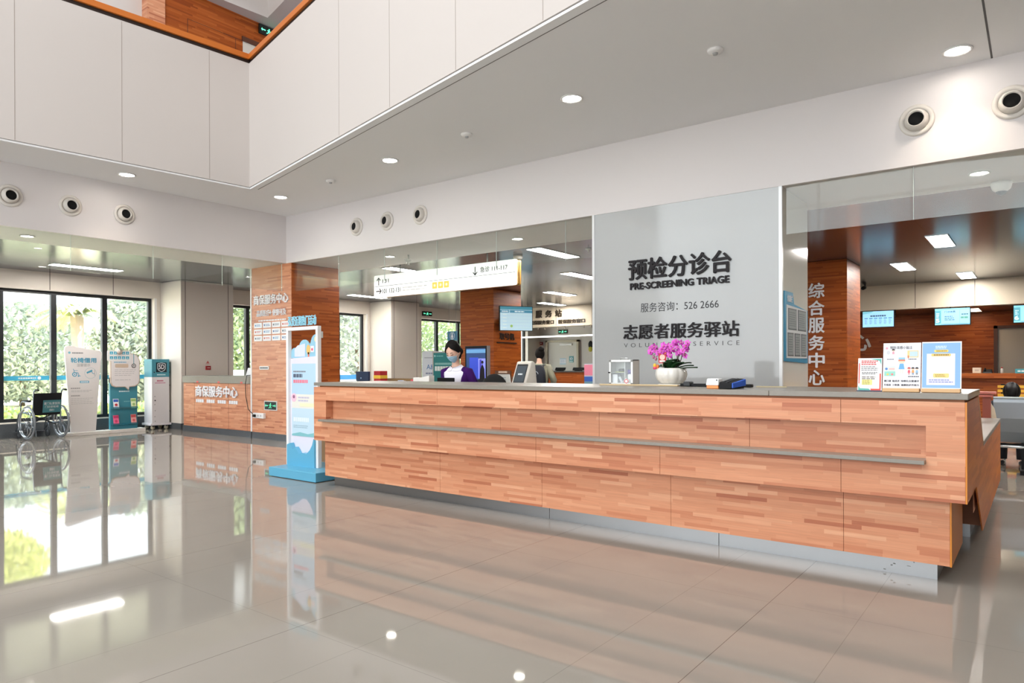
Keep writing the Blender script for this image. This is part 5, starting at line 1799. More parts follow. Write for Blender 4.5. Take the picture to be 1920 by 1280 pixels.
# lettering on the left fascia
f17 = face_y(17.0)
KL = M((52, 42, 30), .4)
for k, ch in enumerate('医保服务站'):
    u = -12.76 + k * .352
    text('lettering', ch, f17, u, u + .235, 2.675, 2.895, KL, fl, .03, .03, .004)
text('lettering', '市医保服务窗口', f17, -12.42, -11.40, 2.475, 2.60, KL, fl, .02, .03, .004)
text('lettering', '医保服务窗口', f17, -11.24, -10.33, 2.475, 2.595, KL, fl, .02, .03, .004)

pl = thing('linear_pendant', (-10.8, 16.0, 2.05), 'thin white linear pendant lamp under the left fascia lettering', 'ceiling lamp')
bx('tube', -12.6, -8.6, 15.97, 16.03, 2.04, 2.075, M((255, 252, 246), .5, 0, 3.0), pl)
for x in (-12.0, -9.0):
    MB().tube([(x, 16, 2.07), (x, 16, CEIL)], .004, 6).build('wire', ALU, pl)

# green exit signs
e1 = thing('exit_sign', (-14.38, 14.74, 2.74), 'lit green exit sign on the window wall behind the clerk', 'sign')
bx('case', -14.419, -14.385, 14.56, 14.94, 2.73, 2.86, M((20, 34, 28), .4), e1)
exit_print(face_x(-14.385), 14.575, 14.925, 2.738, 2.852, e1)
e2 = thing('exit_sign', (-13.42, 20.57, 2.38), 'lit green exit sign above the far pale door', 'sign')
bx('case', -13.62, -13.24, 20.565, 20.599, 2.38, 2.52, M((20, 34, 28), .4), e2)
exit_print(face_y(20.565), -13.605, -13.255, 2.39, 2.51, e2)
e3 = thing('exit_sign', (-11.16, 7.36, 7.26), 'lit green exit sign high up on the gallery wood wall', 'sign')
bx('case', -11.199, -11.16, 7.17, 7.55, 7.26, 7.43, M((14, 26, 22), .4), e3)
exit_print(face_x(-11.16), 7.19, 7.53, 7.275, 7.415, e3, 2.2, True)
bx('hanger', -11.19, -11.17, 7.35, 7.37, 7.43, 7.45, ALU, e3)

# far left counter zone
dr1 = struct(bx('door_1', -14.05, -12.82, 20.56, 20.598, 0, 2.08, M((206, 202, 194), .5)))
m = MB(); m.box(-14.14, -14.05, 20.5, 20.599, 0, 2.15).box(-12.82, -12.74, 20.5, 20.599, 0, 2.15).box(-14.14, -12.74, 20.5, 20.599, 2.08, 2.15)
m.build('door_frame', M((190, 180, 160), .5), dr1)
bx('door_closer', -13.52, -13.02, 20.50, 20.558, 1.96, 2.02, M((226, 226, 226), .3), dr1)
MB().tube([(-12.95, 20.53, 1.0), (-12.95, 20.53, 1.15)], .012, 8).build('door_handle', CHROME, dr1)
n1 = thing('door_notice', (-13.05, 20.55, 1.36), 'small teal pictogram notice on the far pale door', 'notice')
bx('plate', -13.15, -12.97, 20.55, 20.558, 1.36, 1.58, M((90, 160, 166), .4), n1)
ii = Ink(face_y(20.55)); ii.disc(-13.06, 1.49, .05, (220, 234, 236), 1); ii.rect(-13.075, -13.045, 1.45, 1.53, (70, 130, 140), 2); ii.bars(-13.13, -12.99, 1.38, 1.41, 1, (220, 234, 236), 1, .7, 3); ii.build('print', None, n1)
n2 = thing('door_notice', (-13.42, 20.55, 1.3), 'pale notice with two blue lines on the far door', 'notice')
bx('plate', -13.55, -13.28, 20.55, 20.558, 1.28, 1.51, M((210, 214, 222), .4), n2)
ii = Ink(face_y(20.55)); ii.rect(-13.54, -13.29, 1.48, 1.50, (120, 176, 196), 1); ii.rect(-13.54, -13.29, 1.30, 1.32, (120, 176, 196), 1); ii.bars(-13.5, -13.32, 1.36, 1.45, 3, (150, 170, 200), 1, .3, 2); ii.build('print', None, n2)
fa2 = thing('fire_alarm_button', (-14.4, 20.56, 2.0), 'small dark red alarm box left of the far pale door', 'alarm')
bx('box', -14.41, -14.3, 20.55, 20.599, 2.0, 2.11, M((130, 20, 34), .35), fa2, .006)
ii = Ink(face_y(20.55)); ii.rect(-14.385, -14.325, 2.04, 2.075, (220, 210, 210), 1); ii.build('print', None, fa2)
wm = thing('wall_ornament', (-12.25, 20.57, 1.74), 'black and yellow oval ornament on the far wall beside the pillar edge', 'wall ornament')
m = MB(); m.use(BLACK).ball((-12.29, 20.57, 1.96), (.09, .02, .14), 20, 12); m.use(M((210, 200, 70), .5)).ball((-12.29, 20.56, 1.81), (.08, .025, .09), 20, 12)
m.build('oval', None, wm)
fcn = thing('far_counter', (-11.5, 17.5, 0), 'far wood fronted service counter under the left fascia lettering', 'counter')
bx('front', -14.0, -10.46, 17.2, 17.9, .1, 1.05, WOOD_SHADED, fcn)
bx('top', -14.02, -10.44, 17.17, 18.0, 1.05, 1.085, M((70, 66, 64), .4), fcn)
bx('plinth', -13.9, -10.5, 17.25, 17.85, 0, .1, DARKSTONE, fcn)
for k, (x, w_) in enumerate(((-12.9, .34), (-12.25, .40), (-11.6, .36), (-10.95, .4))):
    t = thing('counter_monitor', (x, 17.6, 1.085), ('black monitor on the far left counter, ' + ['leftmost of four', 'second of four', 'third of four', 'rightmost of four'][k]), 'monitor', 'monitors on the far left counter')
    m = MB(); m.prism([(-w_ / 2, 1.10), (w_ / 2, 1.10), (w_ / 2, 1.19), (-w_ / 2, 1.19)], lambda a, b, d: (x + a, 17.6 + d + (b - 1.1) * .5, b), 0, .02); m.build('panel', BLACK, t)
    bx('foot', x - .1, x + .1, 17.55, 17.68, 1.0855, 1.102, BLACK, t)
mi = thing('desk_microphone', (-11.95, 17.45, 1.085), 'thin gooseneck microphone on the far left counter', 'microphone')
MB().tube([(-11.95, 17.45, 1.09), (-11.96, 17.44, 1.22), (-11.93, 17.42, 1.29)], .006, 6).build('neck', BLACK, mi)
MB().lathe([(.05, 0), (.05, .012), (.0005, .014)], (-11.95, 17.45, 1.0855), 16).build('foot', BLACK, mi)
pb = thing('forms_rack', (-10.3, 17.15, 0), 'pink and blue forms rack at the pillar edge by the far counter', 'rack')
m = MB()
m.use(M((226, 130, 156), .4)).box(-10.43, -10.0, 17.1, 17.3, .96, 1.27)
m.use(M((190, 190, 204), .4)).box(-10.43, -10.0, 17.1, 17.3, .93, .96).box(-10.43, -10.0, 17.1, 17.3, 1.27, 1.3)
m.use(M((44, 92, 180), .4)).box(-10.43, -10.0, 17.1, 17.3, .79, .93)
m.use(M((110, 150, 170), .4)).box(-10.43, -10.0, 17.1, 17.3, .6, .79)
m.build('trays', None, pb)
m = MB(); m.box(-10.42, -10.39, 17.12, 17.28, 0, .6).box(-10.04, -10.01, 17.12, 17.28, 0, .6); m.build('legs', ALU, pb)

# right hand service booth
rc = thing('booth_counter', (-2.0, 17.4, 0), 'dark wood service booth counter beyond the desk notices', 'counter')
bx('front', -5.0, 4.0, 17.3, 17.8, .1, .95, WOOD_SHADED, rc)
bx('shelf', -5.0, 4.0, 17.1, 17.9, .95, 1.05, WOOD_SHADED, rc)
bx('plinth', -5.0, 4.0, 17.35, 17.8, 0, .1, DARKSTONE, rc)
cbx = thing('tissue_box', (-1.05, 17.35, 1.05), 'small cream box with a black neighbour on the booth counter', 'box')
bx('box', -1.12, -.97, 17.3, 17.42, 1.051, 1.165, M((214, 200, 176), .5), cbx, .005)
ii = Ink(face_y(17.3)); ii.rect(-1.08, -1.01, 1.09, 1.13, (190, 170, 150), 1); ii.build('print', None, cbx)
ph = thing('desk_phone', (-.86, 17.4, 1.05), 'low black phone on the booth counter right of the cream box', 'phone')
MB().hexa([(-.95, 17.3, 1.051), (-.78, 17.3, 1.051), (-.78, 17.48, 1.051), (-.95, 17.48, 1.051)], [(-.94, 17.32, 1.08), (-.79, 17.32, 1.08), (-.79, 17.47, 1.13), (-.94, 17.47, 1.13)]).build('body', BLACK, ph, .005)
MB().tube([(-.91, 17.34, 1.10), (-.91, 17.36, 1.125), (-.91, 17.44, 1.145), (-.91, 17.47, 1.14)], .016, 8).build('handset', BLACK, ph)
bt = thing('small_bottle', (-.62, 17.35, 1.05), 'little bottle with a red cap on the booth counter', 'bottle')
MB().lathe([(.022, 0), (.024, .01), (.024, .08), (.012, .1)], (-.62, 17.35, 1.051), 16).build('bottle', M((196, 190, 180), .3), bt)
MB().lathe([(.014, .1), (.014, .125), (.0005, .126)], (-.62, 17.35, 1.051), 12).build('cap', M((170, 40, 40), .4), bt)
rl = struct(bx('door_2', -.84, .9, 21.16, 21.198, 0.0, 2.13, M((196, 190, 180), .5)))
m = MB(); m.box(-.92, -.84, 21.1, 21.199, 0, 2.2).box(-.92, .98, 21.1, 21.199, 2.13, 2.2); m.build('door_frame', M((84, 48, 26), .4), rl)
ts = thing('booth_sign', (-.25, 17.3, 1.05), 'small teal label sign on the booth counter at the right edge', 'sign')
bx('plate', -.40, .1, 17.30, 17.315, 1.051, 1.14, M((70, 160, 170), .4), ts)
ii = Ink(face_y(17.30)); ii.bars(-.36, .06, 1.075, 1.115, 1, (220, 240, 240), 1, .8, 5); ii.build('print', None, ts)
text('lettering', '心', face_y(21.19), -4.25, -3.70, 1.62, 2.12, LETTERW, wbr, .02, .02, .004)

dc = thing('dome_camera', (-.28, 8.0, 2.86), 'white dome camera on the border ceiling at the far right', 'camera')
MB().lathe([(.045, 0), (.075, .025), (.085, .06), (.085, .09)], (-.285, 8.0, 2.86), 28).build('housing', WHITE, dc)
MB().ball((-.285, 8.0, 2.865), (.045, .045, .04), 18, 10).build('dome', M((60, 60, 64), .1), dc)
bc = thing('bullet_camera', (-3.07, 16.85, 2.88), 'small black bullet camera under the ceiling left end of the right fascia', 'camera')
MB().tube([(-3.06, 16.8, 2.93), (-3.06, 16.62, 2.90)], .04, 12).build('body', BLACK, bc)
MB().tube([(-3.06, 16.8, 2.94), (-3.06, 16.85, CEIL)], .015, 8).build('bracket', BLACK, bc)

# clerk side clutter
nm = thing('desk_monitor', (-6.74, 5.8, .74), 'navy blue monitor back at the left end of the desk', 'monitor')
ZW = .741
sd = thing('side_desk', (-6.6, 5.95, 0), 'low side desk behind the left end of the reception desk', 'desk')
MB().box(-7.6, -5.95, 5.62, 6.3, 1.0, 1.03).build('top', M((176, 156, 122), .5), sd)
MB().box(-7.58, -7.5, 5.64, 6.28, 0, 1.0).box(-6.05, -5.97, 5.64, 6.28, 0, 1.0).build('side_panel', M((190, 160, 124), .5), sd)
ZS = 1.031
m = MB(); m.prism([(-6.865, ZS + .022), (-6.632, ZS + .022), (-6.628, ZS + .142), (-6.868, ZS + .142)], lambda a, b, d: (a, 5.75 + d, b), 0, .03); m.build('shell', M((26, 48, 82), .35), nm, .006)
bx('foot', -6.82, -6.68, 5.73, 5.83, ZS + .0005, ZS + .022, M((22, 40, 70), .4), nm)
ii = Ink(face_y(5.75)); ii.disc(-6.77, ZS + .06, .01, (150, 180, 210), 1); ii.build('logo', None, nm)
rb = thing('red_file_box', (-6.5, 5.85, ZS), 'red box with a yellow band beside the navy monitor', 'box')
bx('box', -6.565, -6.45, 5.78, 5.9, ZS + .0005, ZS + .148, M((172, 30, 40), .5), rb, .003)
bx('band', -6.567, -6.448, 5.778, 5.9, ZS + .055, ZS + .095, M((232, 190, 60), .5), rb)
pp = thing('paper_stack', (-6.3, 5.75, ZS), 'flat sheets of paper on the side desk', 'paper')
bx('sheets', -6.62, -6.2, 5.66, 5.82, ZS + .0005, ZS + .008, M((214, 206, 190), .6), pp)
tb = thing('storage_box', (-6.35, 6.1, ZS), 'long low wooden tray behind the papers on the side desk', 'tray')
m = MB(); m.box(-6.75, -6.1, 6.0, 6.2, ZS + .0005, ZS + .012).box(-6.75, -6.1, 6.0, 6.012, ZS + .012, ZS + .05).box(-6.75, -6.738, 6.012, 6.2, ZS + .012, ZS + .05).box(-6.112, -6.1, 6.012, 6.2, ZS + .012, ZS + .05).box(-6.738, -6.112, 6.188, 6.2, ZS + .012, ZS + .05)
m.build('tray', M((130, 104, 66), .5), tb)
rp = thing('monitor_riser', (-5.5, 5.5, .74), 'black raised shelf behind the counter top under the cup and white box', 'riser')
m = MB(); m.box(-5.87, -5.31, 5.34, 5.58, .985, 1.0).box(-5.87, -5.85, 5.34, 5.58, .7405, .985).box(-5.33, -5.31, 5.34, 5.58, .7405, .985); m.build('board', BLACK, rp)
ZR = 1.0005
mg = thing('mug', (-5.65, 5.45, ZR), 'pale blue paper cup on the counter edge left of the white box', 'cup')
MB().lathe([(.036, 0), (.042, .0), (.034, .075), (.031, .075), (.036, .01), (.0005, .008)], (-5.79, 5.5, ZR), 24).build('cup', M((190, 206, 226), .4), mg)
bx('tag', -5.755, -5.72, 5.49, 5.51, ZR, ZR + .07, M((230, 230, 232), .4), mg)
wb = thing('white_box', (-5.33, 5.5, ZR), 'open white paper box left of the clerk', 'box')
m = MB()
m.hexa([(-5.54, 5.45, ZR + .03), (-5.42, 5.43, ZR + .03), (-5.42, 5.52, ZR + .03), (-5.54, 5.54, ZR + .03)], [(-5.54, 5.45, ZR + .11), (-5.42, 5.43, ZR + .11), (-5.42, 5.52, ZR + .11), (-5.54, 5.54, ZR + .11)])
m.hexa([(-5.42, 5.43, ZR + .03), (-5.315, 5.47, ZR + .03), (-5.315, 5.55, ZR + .03), (-5.42, 5.52, ZR + .03)], [(-5.42, 5.43, ZR + .108), (-5.315, 5.47, ZR + .132), (-5.315, 5.55, ZR + .132), (-5.42, 5.52, ZR + .108)])
m.build('carton', M((238, 234, 226), .5), wb)
bx('lower_tray', -5.54, -5.315, 5.43, 5.56, ZR, ZR + .029, BLACK, wb)
bk1 = thing('scanner', (-5.62, 5.6, ZR), 'low black device with a blue end between the cup and white box', 'device')
MB().hexa([(-5.74, 5.53, ZR), (-5.56, 5.53, ZR), (-5.56, 5.58, ZR), (-5.74, 5.58, ZR)], [(-5.68, 5.535, ZR + .05), (-5.57, 5.535, ZR + .06), (-5.57, 5.575, ZR + .06), (-5.68, 5.575, ZR + .05)]).build('body', BLACK, bk1, .005)
MB().ball((-5.56, 5.52, ZR + .035), (.018, .018, .026), 12, 8).build('end', M((96, 120, 210), .4), bk1)
tag(bx('red_folder', -5.72, -5.58, 5.588, 5.608, ZR, ZR + .085, M((196, 70, 84), .5)), 'red folder standing behind the low black device', 'folder')
cm = thing('clerk_monitor', (-5.13, 5.55, .74), 'black monitor back directly left of the clerk', 'monitor')
m = MB(); m.prism([(-5.27, ZR + .012), (-5.03, ZR + .012), (-5.03, ZR + .108), (-5.27, ZR + .108)], lambda a, b, d: (a, 5.55 + d, b), 0, .022); m.build('shell', BLACK, cm, .004)
MB().box(-5.2, -5.1, 5.48, 5.61, .7405, .752).box(-5.165, -5.135, 5.575, 5.59, .752, ZR + .02).build('stand', BLACK, cm)
oc = thing('office_chair', (-5.34, 6.5, 0), 'black office chair back right of the clerk', 'chair')
MB().ball((-5.34, 6.64, .94), (.21, .06, .20), 20, 14).build('backrest', M((18, 18, 20), .8), oc)
MB().box(-5.56, -5.12, 6.18, 6.6, .47, .55).build('seat', M((18, 18, 20), .8), oc, .03)
MB().tube([(-5.34, 6.4, .1), (-5.34, 6.4, .47)], .03, 12).build('gas_lift', CHROME, oc)
m = MB()
for k in range(5):
    a = 2 * PI * k / 5
    m.tube([(-5.34, 6.4, .1), (-5.34 + .26 * math.cos(a), 6.4 + .26 * math.sin(a), .06)], .02, 8)
    m.ball((-5.34 + .26 * math.cos(a), 6.4 + .26 * math.sin(a), .03), .03, 10, 8)
m.build('star_base', BLACK, oc)
MB().tube([(-5.34, 6.58, .52), (-5.34, 6.70, .7), (-5.34, 6.68, .85)], .02, 8).build('back_strut', BLACK, oc)

# stands and kiosks behind the clerk
gs = thing('green_notice_stand', (-8.45, 9.0, 0), 'dark teal notice stand left of the clerk', 'sign')
m = MB(); m.box(-8.66, -8.06, 9.0, 9.04, .1, 1.5); m.build('frame', M((190, 192, 190), .35, .5), gs)
ii = Ink(face_y(9.0)); ii.rect(-8.635, -8.085, .12, 1.475, (36, 116, 116), 1); ii.disc(-8.6, 1.42, .02, (150, 196, 196), 2); ii.bars(-8.56, -8.4, 1.405, 1.43, 1, (120, 180, 180), 2, .6, 3)
ii.bars(-8.6, -8.12, 1.26, 1.30, 1, (130, 176, 172), 2, .9, 12); ii.bars(-8.6, -8.12, 1.15, 1.24, 1, (206, 216, 212), 2, .9, 7); ii.build('print', None, gs)
bx('foot', -8.62, -8.1, 8.85, 9.2, 0, .02, ALU, gs)
MB().box(-8.62, -8.58, 9.0, 9.04, .02, .1).box(-8.14, -8.1, 9.0, 9.04, .02, .1).build('leg', ALU, gs)
ask = thing('floor_sign', (-12.3, 12.3, 0), 'clear acrylic floor sign with blue AQ letters left of the teal notice stand', 'sign')
fx12 = Face((-11.0, 11.1, 0), (.6, .8, 0))
m = MB(); m.prism(round_rect(0, .42, .4, 1.58, .05), lambda a, b, d: fx12.p(a, b, d), -.02, 0); m.build('panel', M((206, 214, 222), .3), ask)
m = MB(); m.prism([(.02, .03), (.07, .03), (.07, .4), (.02, .4)], lambda a, b, d: fx12.p(a, b, d), -.02, 0); m.prism([(.35, .03), (.40, .03), (.40, .4), (.35, .4)], lambda a, b, d: fx12.p(a, b, d), -.02, 0); m.build('leg', ALU, ask)
m = MB(); m.prism([(0, 0), (.42, 0), (.42, .03), (0, .03)], lambda a, b, d: fx12.p(a, b, d), -.16, .14); m.build('foot', ALU, ask)
text('lettering', 'A&Q', fx12, .10, .36, 1.15, 1.28, M((70, 120, 170), .4), ask, .002, .01, .001)
ii = Ink(fx12); ii.rect(.05, .38, 1.42, 1.44, (150, 160, 170), 1); ii.bars(.08, .34, 1.06, 1.1, 1, (120, 130, 160), 1, .8, 4); ii.build('print', None, ask)
wt = thing('restroom_sign', (-12.7, 14.0, 1.95), 'hanging blue restroom sign with a white figure above the clerk', 'sign')
bx('panel', -12.90, -12.55, 14.0, 14.03, 1.94, 2.19, M((70, 130, 166), .4), wt)
ii = Ink(face_y(14.0), .0015)
ii.disc(-12.725, 2.07, .085, (206, 226, 236), 1, .11).disc(-12.725, 2.07, .07, (70, 130, 166), 2, .095).disc(-12.725, 2.125, .022, (240, 244, 248), 3)
ii.poly([(-12.765, 2.03), (-12.685, 2.03), (-12.705, 2.10), (-12.745, 2.10)], (240, 244, 248), 3).rect(-12.745, -12.705, 1.985, 2.03, (240, 244, 248), 3)
ii.build('figure', None, wt)
for x in (-12.85, -12.6):
    MB().tube([(x, 14.015, 2.18), (x, 14.015, CEIL)], .0025, 6).build('wire', ALU, wt)
bl = thing('blue_sign', (-12.7, 14.02, 1.86), 'small blue plate directly under the restroom sign, behind the clerk head', 'sign')
bx('plate', -12.89, -12.57, 14.0, 14.03, 1.80, 1.90, M((66, 110, 150), .4), bl)
for x in (-12.85, -12.6):
    MB().tube([(x, 14.015, 1.90), (x, 14.015, 1.945)], .005, 6).build('wire', ALU, bl)
tm = thing('digital_totem', (-8.5, 10.05, 0), 'tall black digital totem with a blue picture right of the clerk', 'screen')
bx('case', -8.78, -8.235, 10.02, 10.10, .08, 1.62, BLACK, tm, .01)
bx('side_trim', -8.235, -8.22, 10.02, 10.10, .08, 1.62, M((150, 152, 156), .3, .5), tm)
bx('foot', -8.8, -8.2, 9.85, 10.27, 0, .08, BLACK, tm, .01)
ii = Ink(face_y(10.02))
a, b, c, d = -8.745, -8.27, .3, 1.575
ii.rect(a, b, c, d, (36, 62, 104), 1, .5)
ii.rect(a, b, d - .09, d - .02, (84, 130, 170), 2, .6)
ii.rect(a + .08, a + .3, 1.0, 1.40, (44, 66, 170), 2, .6).rect(a + .3, b, 1.0, 1.38, (120, 128, 220), 2, .6)
ii.rect(a + .33, a + .38, 1.0, 1.36, (60, 60, 160), 3, .5)
ii.poly([(a + .33, .98), (a + .46, .98), (a + .45, 1.18), (a + .40, 1.28), (a + .35, 1.18)], (16, 16, 30), 4).disc(a + .40, 1.31, .03, (16, 16, 30), 4)
ii.rect(a, b, .92, .98, (24, 30, 40), 4)
ii.rect(a, b, .64, .90, (90, 136, 224), 2, .8).rect(a + .15, b - .05, .66, .72, (40, 60, 190), 3, .7)
ii.bars(a + .06, b - .06, .78, .86, 2, (160, 190, 240), 3, .4, 3, .8)
ii.build('display', None, tm)
kx = Matrix.Translation((-6.38, 8.65, 0)) @ Matrix.Rotation(math.radians(-12), 4, 'Z')
kk = thing('self_service_kiosk', (-6.38, 8.65, 0), 'white self service kiosk with a tilted black screen in front of the backpack person', 'kiosk')
KW = M((214, 210, 202), .35)
m = MB(kx); m.prism([(-.14, 0), (.16, 0), (.16, .85), (.14, .93), (.10, 1.28), (.06, 1.31), (.02, 1.30), (-.14, .85)], lambda a, b, d: (d, a, b), -.17, .17); m.build('body', KW, kk, .012)
fks = Face(kx @ Vector((0, .02, 1.30)), kx.to_3x3() @ Vector((1, 0, 0)), kx.to_3x3() @ Vector((0, .16, .45)))
ii = Ink(fks, .002)
ii.rrect(-.135, .115, -.38, -.04, .015, (24, 28, 34), 1); ii.rect(-.115, .095, -.33, -.07, (54, 66, 76), 2, .25); ii.bars(-.06, .04, -.22, -.19, 1, (206, 214, 218), 3, .8, 2, .4); ii.rect(-.115, .095, -.365, -.345, (110, 160, 190), 2, .3)
ii.build('screen', None, kk)
fo = thing('form_holder', (-7.0, 9.0, 0), 'wooden form holder with a white and teal sheet left of the kiosk', 'sign')
hx = face_y(9.0)
m = MB(); m.box(-7.22, -6.90, 9.02, 9.3, 0, 1.05).box(-7.24, -6.92, 9.02, 9.06, 1.05, 1.16); m.build('cabinet', M((96, 58, 34), .5), fo)
m = MB(); m.prism([(-7.20, .86), (-6.87, .86), (-6.92, 1.10), (-7.21, 1.10)], lambda a, b, d: hx.p(a, b, d), -.01, .01); m.build('sheet', M((206, 206, 202), .4), fo)
ii = Ink(face_y(8.99)); ii.bars(-7.17, -6.94, .99, 1.06, 2, (150, 160, 166), 1, .5, 5); ii.rect(-7.16, -6.90, .87, .95, (60, 140, 150), 1); ii.build('print', None, fo)
bx('top_strip', -7.15, -6.98, 9.0, 9.02, 1.12, 1.15, M((214, 190, 170), .5), fo)

# waiting bench and other things past the right end of the desk
wbn = thing('waiting_bench', (.4, 9.8, 0), 'grey metal waiting bench back at the right edge of the picture', 'bench')
PG = M((150, 156, 162), .35, .4)
X0 = -.425
m = MB()
for k in range(3):
    u = X0 + k * .62
    rows = []
    for z, y in ((.34, 9.76), (.46, 9.68), (.62, 9.62), (.80, 9.60), (.845, 9.61)):
        rows.append([(u, y, z), (u + .60, y, z), (u + .60, y + .02, z), (u, y + .02, z)])
    m.loft(rows, True, False)
m.build('backrest', PG, wbn)
m = MB()
for k in range(3):
    m.box(X0 + k * .62, X0 + .60 + k * .62, 9.79, 10.2, .335, .36)
m.build('seat', PG, wbn, .01)
MB().tube([(X0, 9.66, .30), (1.6, 9.66, .30)], .018, 10).build('rail', CHROME, wbn)
MB().tube([(X0, 9.61, .85), (1.43, 9.61, .85)], .014, 8).build('top_edge', M((190, 196, 200), .3, .5), wbn)
m = MB()
for x in (-.13, 1.1):
    m.box(x - .04, x + .04, 9.66, 10.05, .05, .335).box(x - .05, x + .05, 9.5, 10.25, 0.0, .05)
m.build('leg', BLACK, wbn)
yb = thing('slatted_bench', (.2, 13.0, 0), 'yellow slatted bench beyond the grey waiting bench', 'bench')
m = MB()
for k in range(3):
    m.box(-.52, 1.6, 13.0, 13.03, .74 + k * .065, .78 + k * .065)
m.build('back_slats', M((214, 160, 34), .4), yb)
MB().box(-.52, 1.6, 13.03, 13.45, .42, .45).build('seat', M((214, 160, 34), .4), yb)
m = MB(); m.box(-.48, -.43, 13.03, 13.4, 0, .42).box(1.5, 1.55, 13.03, 13.4, 0, .42).box(-.48, -.43, 13.03, 13.06, .42, .93).box(1.5, 1.55, 13.03, 13.06, .42, .93); m.build('leg', BLACK, yb)
rs = thing('red_stool', (-.45, 8.6, 0), 'reddish brown stacked stools behind the right end of the desk', 'stool')
for k, (xa, xb, z) in enumerate(((-.535, -.357, .93), (-.535, -.38, .90))):
    bx('seat', xa, xb, 8.5, 8.7, z, z + .02, M((196, 104, 88), .5), rs)
bx('pedestal', -.47, -.40, 8.56, 8.64, 0, .90, M((160, 76, 54), .5), rs)
cr_ = thing('cream_stool', (-.62, 8.6, 0), 'cream topped narrow stool left of the reddish stools', 'stool')
bx('seat', -.62, -.545, 8.5, 8.7, .865, .885, M((226, 190, 140), .5), cr_)
bx('pedestal', -.61, -.55, 8.55, 8.65, 0, .865, M((190, 150, 116), .5), cr_)
ch = thing('cream_chair', (-.55, 9.05, 0), 'cream rounded chair back behind the low end of the desk', 'chair')
rows = []
for z, w_, y in ((.40, .14, 9.0), (.50, .15, 8.98), (.64, .13, 8.95), (.76, .09, 8.93), (.82, .03, 8.92)):
    rows.append([(-.43 - w_ * .5, y, z), (-.43 + w_ * .5, y, z), (-.43 + w_ * .5, y + .03, z), (-.43 - w_ * .5, y + .03, z)])
MB().loft(rows, True, True).build('backrest', M((206, 190, 166), .5), ch)
bx('seat', -.76, -.44, 8.98, 9.25, .40, .44, M((206, 190, 166), .5), ch, .01)
m = MB()
for xx in (-.73, -.48):
    for yy in (9.02, 9.22):
        m.tube([(xx, yy, 0), (xx, yy, .40)], .014, 8)
m.build('leg', CHROME, ch)
# ================================================================== people
SKIN = M((236, 190, 166), .5, spec=.35)
HAIR = M((17, 13, 12), .55, spec=.15)


def head_point(az, el, off=0.0):
    """local head: +Y is the face, Z up, centre of the skull at origin; az 0 = face, el in radians"""
    cx, cy = math.sin(az) * math.cos(el), math.cos(az) * math.cos(el)
    z = math.sin(el)
    rx, ry, rz = .076, .093, .118
    x, y, zz = cx * rx, cy * ry, z * rz
    if z < 0:                                    # jaw
        t = -z
        x *= 1 - .30 * t ** 1.6
        if y > 0:
            y *= 1 - .05 * t
        else:
            y *= 1 - .55 * t
    if y > 0:                                    # flatter face
        y *= 1 - .06 * (1 - abs(cx)) * (1 if z < .4 else .4)
    y += .012 * math.exp(-((az / .20) ** 2) - (((el + .20) / .14) ** 2))          # nose
    y += .006 * math.exp(-((az / .13) ** 2) - (((el + .05) / .18) ** 2))
    y -= .006 * (math.exp(-(((az - .42) / .2) ** 2) - (((el - .02) / .12) ** 2)) + math.exp(-(((az + .42) / .2) ** 2) - (((el - .02) / .12) ** 2)))
    y += .006 * math.exp(-((az / .3) ** 2) - (((el + .62) / .12) ** 2))           # lips
    y += .006 * math.exp(-((az / .35) ** 2) - (((el + .98) / .15) ** 2))          # chin
    v = Vector((x, y, zz))
    return v + v.normalized() * off


def patch(m, az0, az1, el0, el1, off, na=24, ne=14, keep=None, thick=.004, shape=None):
    g = []
    for j in range(ne + 1):
        row = []
        for i in range(na + 1):
            a, e = az0 + (az1 - az0) * i / na, el0 + (el1 - el0) * j / ne
            o = off(a, e) if callable(off) else off
            p = head_point(a, e, o)
            row.append(shape(p, a, e) if shape else p)
        g.append(row)
    vs, fs, ids = [], [], {}
    def vid(i, j, s):
        if (i, j, s) not in ids:
            p = g[j][i]
            ids[(i, j, s)] = len(vs)
            vs.append(p if s == 0 else p - p.normalized() * thick)
        return ids[(i, j, s)]
    cells = {(i, j) for j in range(ne) for i in range(na) if keep is None or keep(az0 + (az1 - az0) * (i + .5) / na, el0 + (el1 - el0) * (j + .5) / ne)}
    for i, j in cells:
        q = [(i, j), (i + 1, j), (i + 1, j + 1), (i, j + 1)]
        fs.append([vid(a, b, 0) for a, b in q])
        fs.append([vid(a, b, 1) for a, b in q][::-1])
        for (da_, db_), (k0, k1) in (((0, -1), (0, 1)), ((1, 0), (1, 2)), ((0, 1), (2, 3)), ((-1, 0), (3, 0))):
            if (i + da_, j + db_) not in cells:
                fs.append([vid(*q[k1], 0), vid(*q[k0], 0), vid(*q[k0], 1), vid(*q[k1], 1)])
    m.add(vs, fs, True)
    return m


def ell_ring(c, rx, ry, n=20, z_tilt=None, R=None):
    c = Vector(c)
    out = []
    for i in range(n):
        a = 2 * PI * i / n
        p = Vector((rx * math.cos(a), ry * math.sin(a), 0))
        if R is not None:
            p = R @ p
        out.append(c + p)
    return out


